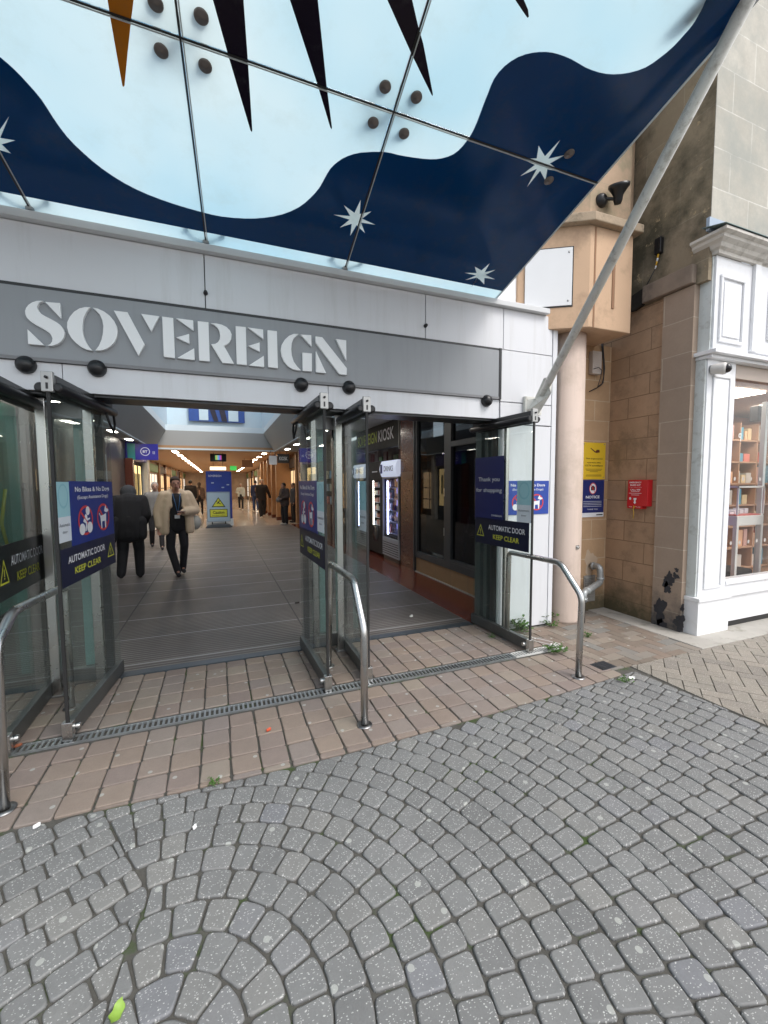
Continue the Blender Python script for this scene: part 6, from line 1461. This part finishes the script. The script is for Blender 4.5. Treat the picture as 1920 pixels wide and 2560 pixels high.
# woman in the cream puffer jacket
CREAM = M('cream_puffer', (.66, .52, .37), .6, var=.06, scale=6, bmp=.3, bscale=18)
def woman():
    j = dict(head=(0, -.02, 1.585), elR=(-.27, .03, 1.12), haR=(-.27, -.03, .86), elL=(.30, .02, 1.12), haL=(.08, -.22, 1.10), knR=(-.115, -.05, .50), anR=(-.02, -.06, .09), anL=(.085, .10, .12), knL=(.10, -.04, .52), shL=(.185, 0, 1.385), shR=(-.185, 0, 1.385), hpL=(.085, 0, .90), hpR=(-.085, 0, .90))
    t_, J_, hp, hm, s = person('person in an open cream puffer jacket and dark clothes walking out holding a phone', 447, 1438, 1.68, 12,
        dict(j=j, open=True, vox=.012, bvox=.008, hair='bun', trousers=BLKC, shoes=BLKC, bulk=.92, skin=M('skin_light', (.40, .21, .15), .55)), 'people near the doors')
    def top(bm): capsule(bm, J_['chest']+Vector((0, -.01, .02)), .135, J_['pel']+Vector((0, -.01, -.06)), .14); capsule(bm, J_['shL']*.8+J_['chest']*.2, .06, J_['shR']*.8+J_['chest']*.2, .06)
    skinmesh('top', top, BLKC, t_, .012)
    # jacket: two front panels, back, puffy sleeves with ring quilting
    def jack(bm):
        for sx in (-1, 1):
            for k in range(7):
                z = 1.40-.092*k; r = .072 if k else .062; x = sx*(.155+.028*min(k, 3)/3+.004*k)
                for (dx, dy) in ((0, .02), (sx*.015, -.035), (-sx*.028, -.075)):
                    capsule(bm, (x+dx, dy, z), r*.80, (x+dx, dy, z-.075), r*.80, 10)
            capsule(bm, (sx*.10, -.075, 1.40), .038, (sx*.09, -.10, 1.20), .035, 8)
        for k in range(7):
            z = 1.40-.092*k; capsule(bm, (-.15, .09, z), .068, (.15, .09, z), .068, 10); capsule(bm, (-.15, .09, z-.05), .066, (.15, .09, z-.05), .066, 10)
        capsule(bm, J_['shL'], .085, J_['shR']+Vector((.10, .0, 0)), .05)
        for S_ in 'LR':
            a, b, c_ = J_['sh'+S_], J_['el'+S_], J_['ha'+S_]
            for k in range(5): p = a.lerp(b, k/5); capsule(bm, p, .088, a.lerp(b, (k+.8)/5), .088, 12)
            for k in range(5): p = b.lerp(c_, k/5.2); capsule(bm, p, .085-.004*k, b.lerp(c_, (k+.8)/5.2), .085-.004*k, 12)
        # raised collar and hood behind
        capsule(bm, (-.09, .03, 1.45), .045, (.09, .03, 1.45), .045); capsule(bm, (-.11, -.03, 1.43), .042, (-.08, .05, 1.46), .045); capsule(bm, (.11, -.03, 1.43), .042, (.08, .05, 1.46), .045)
    skinmesh('jacket', jack, CREAM, t_, .011, 9)
    g = MB(); g.tube([(-.06, -.10, 1.42), (-.03, -.155, 1.25), (.0, -.165, 1.08)], .006, 6); g.tube([(.06, -.10, 1.42), (.03, -.155, 1.25), (.0, -.165, 1.08)], .006, 6); g.build('lanyard', M('lanyard_blue', (.03, .12, .28), .6), t_)
    MB().box(-.05, .03, -.178, -.170, 1.0, 1.06).build('badge', M('badge_white', (.55, .58, .6), .4), t_, .003)
    h = J_['haL']; MB().box(h.x-.10, h.x+.02, h.y-.10, h.y-.03, h.z+.02, h.z+.03).build('phone', M('phone_pink', (.45, .30, .28), .4), t_, .003)
    t2 = thing('handbag', 'pale grey bag hanging behind the arm of the person in the cream jacket', 'bag', tuple(t_.matrix_basis @ Vector((.30, .03, .90))), R(12))
    def bag(bm): ellip(bm, (0, 0, .0), .10, .09, .13)
    skinmesh('bag_body', bag, M('bag_grey', (.42, .42, .40), .5), t2, .015)
    g = MB(); g.tube([(-.05, 0, .10), (-.06, -.02, .30), (.0, -.02, .42)], .008, 6); g.build('strap', MATS['bag_grey'], t2)
woman()
# person in the black coat, seen from behind, leaning forward
j = dict(pel=(0, .03, .93), chest=(0, -.08, 1.24), neck=(0, -.17, 1.38), head=(.01, -.25, 1.45), shL=(.19, -.11, 1.33), shR=(-.19, -.11, 1.33), elL=(.27, .02, 1.08), elR=(-.25, -.06, 1.08), haL=(.22, -.02, .86), haR=(-.2, -.18, .92), knL=(.11, -.02, .50), anL=(.14, .10, .14), knR=(-.12, -.10, .50), anR=(-.12, -.10, .09))
t_, J_, hp, hm, s = person('person in a long black coat with a grey hood walking in, seen from behind', 330, 1448, 1.66, 186,
    dict(j=j, jacket=BLKC, jw=1.28, hem=.70, hair='hood', trousers=BLKC, shoes=BLKC, vox=.014, bvox=.012, bulk=1.05, tw=1.25), 'people near the doors')
def hood(bm): ellip(bm, hp(0, .03, .01), .125, .145, .13); capsule(bm, hp(0, .06, -.06), .12, hp(0, .12, -.14), .14); capsule(bm, hp(-.12, .14, -.13), .07, hp(.12, .14, -.13), .07)
skinmesh('hood', hood, M('grey_hood', (.045, .048, .055), .9, var=.3, scale=20), t_, .014)
def flap(bm): capsule(bm, (.17, .06, .98), .10, (.24, .12, .70), .07); capsule(bm, (-.17, .06, .98), .09, (-.18, .1, .74), .08)
skinmesh('coat_tail', flap, BLKC, t_, .016)
FARV = dict(vox=.022, bvox=.02)
GREYJ = M('grey_jumper', (.20, .19, .18), .8); DKB = M('dark_brown_coat', (.06, .045, .042), .85, var=.3, scale=10); DKJ = M('dark_jacket', (.018, .016, .018), .85); DENIM = M('blue_denim', (.03, .06, .16), .8); WHT = M('white_top', (.50, .54, .52), .8); HG = M('grey_hair', (.32, .30, .27), .7)
W_ = M('white_trainers', (.55, .55, .53), .6)
walkA = dict(knL=(.10, -.12, .52), anL=(.10, -.20, .10), knR=(-.10, -.03, .50), anR=(-.10, .20, .14)); walkB = dict(knR=(-.10, -.12, .52), anR=(-.10, -.20, .10), knL=(.10, -.03, .50), anL=(.10, .20, .14))
q = PY(390, 1290, 11.3)
person('grey haired person in a pale grey jumper behind the cream jacket', Vector((q.x, 11.3, 0)), None, 1.62, 10, dict(j=walkA, jacket=GREYJ, trousers=DKJ, hairmat=HG, **FARV))
q = PY(477, 1240, 22); person('person in dark clothes walking away at the left of the inner mall', Vector((q.x, 22, 0)), None, 1.76, 180, dict(j=walkA, jacket=DKJ, trousers=BLKC, jw=1.1, hairmat=M('hair_black', (.012, .01, .01), .6), **FARV))
q = PY(499, 1240, 23); person('long haired person in a brown top walking away beside the dark figure', Vector((q.x, 23, 0)), None, 1.66, 180, dict(j=walkB, jacket=M('brown_top', (.12, .08, .06), .8), trousers=BLKC, hair='long', **FARV))
person('grey haired person in a white top and black trousers walking towards the doors', 603, 1275, 1.60, -5, dict(j=dict(walkA, elR=(-.25, .0, 1.12), haR=(-.10, -.16, 1.18)), jacket=WHT, trousers=DKJ, shoes=W_, hairmat=HG, jw=.95, **FARV))
person('tall person in a black coat striding towards the doors', 656, 1294, 1.78, 8, dict(j=dict(walkB, elL=(.30, .06, 1.10), haL=(.40, .10, .86)), jacket=DKJ, trousers=DKJ, shoes=W_, jw=1.1, hem=.74, hairmat=HG, tw=1.3, **FARV))
person('person in blue jeans and a dark blue jacket behind the tall figure', 640, 1278, 1.76, 175, dict(j=walkA, jacket=M('navy_jacket', (.015, .025, .08), .8), trousers=DENIM, hairmat=M('hair_black', (.012, .01, .01), .6), **FARV))
person('person in a dark brown jacket with a patterned bag standing by the kiosk', 713, 1311, 1.62, -60, dict(j=dict(head=(0, -.06, 1.55), haL=(.12, -.25, 1.05), haR=(-.12, -.25, 1.05), elL=(.25, -.02, 1.12), elR=(-.25, -.02, 1.12)), jacket=DKB, trousers=BLKC, shoes=W_, jw=1.15, hem=.76, hairmat=M('hair_dark', (.02, .014, .012), .6), tw=1.25, **FARV), 'people near the doors')
q = PZ(708, 1290); person('hooded person in a grey brown coat just behind the brown jacket', q, None, 1.72, -100, dict(jacket=M('taupe_coat', (.10, .085, .08), .85), trousers=DKJ, jw=1.15, hairmat=MATS['hair_dark'] if 'hair_dark' in MATS else None, **FARV), 'people near the doors')
q = PZ(735, 1306); person('person in a dark coat half hidden by the glass door near the kiosk', q, None, 1.60, -80, dict(jacket=M('slate_coat', (.05, .055, .07), .85), trousers=DKJ, jw=1.15, hair='long', **FARV), 'people near the doors')
q = PY(697, 1250, 16.2); t_ = thing('shoulder_bag', 'black and white patterned bag at the hip of the brown jacket', 'bag', (q.x, 16.2, q.z))
def bagf(bm): ellip(bm, (0, 0, 0), .12, .08, .10)
skinmesh('bag_body', bagf, M('patterned_bag', (.18, .18, .18), .7, var=.9, scale=25), t_, .02)
g = MB(); g.tube([(0, -.06, .08), (.12, -.1, .3), (.22, -.08, .46)], .01, 6); g.build('strap', BLACK, t_)
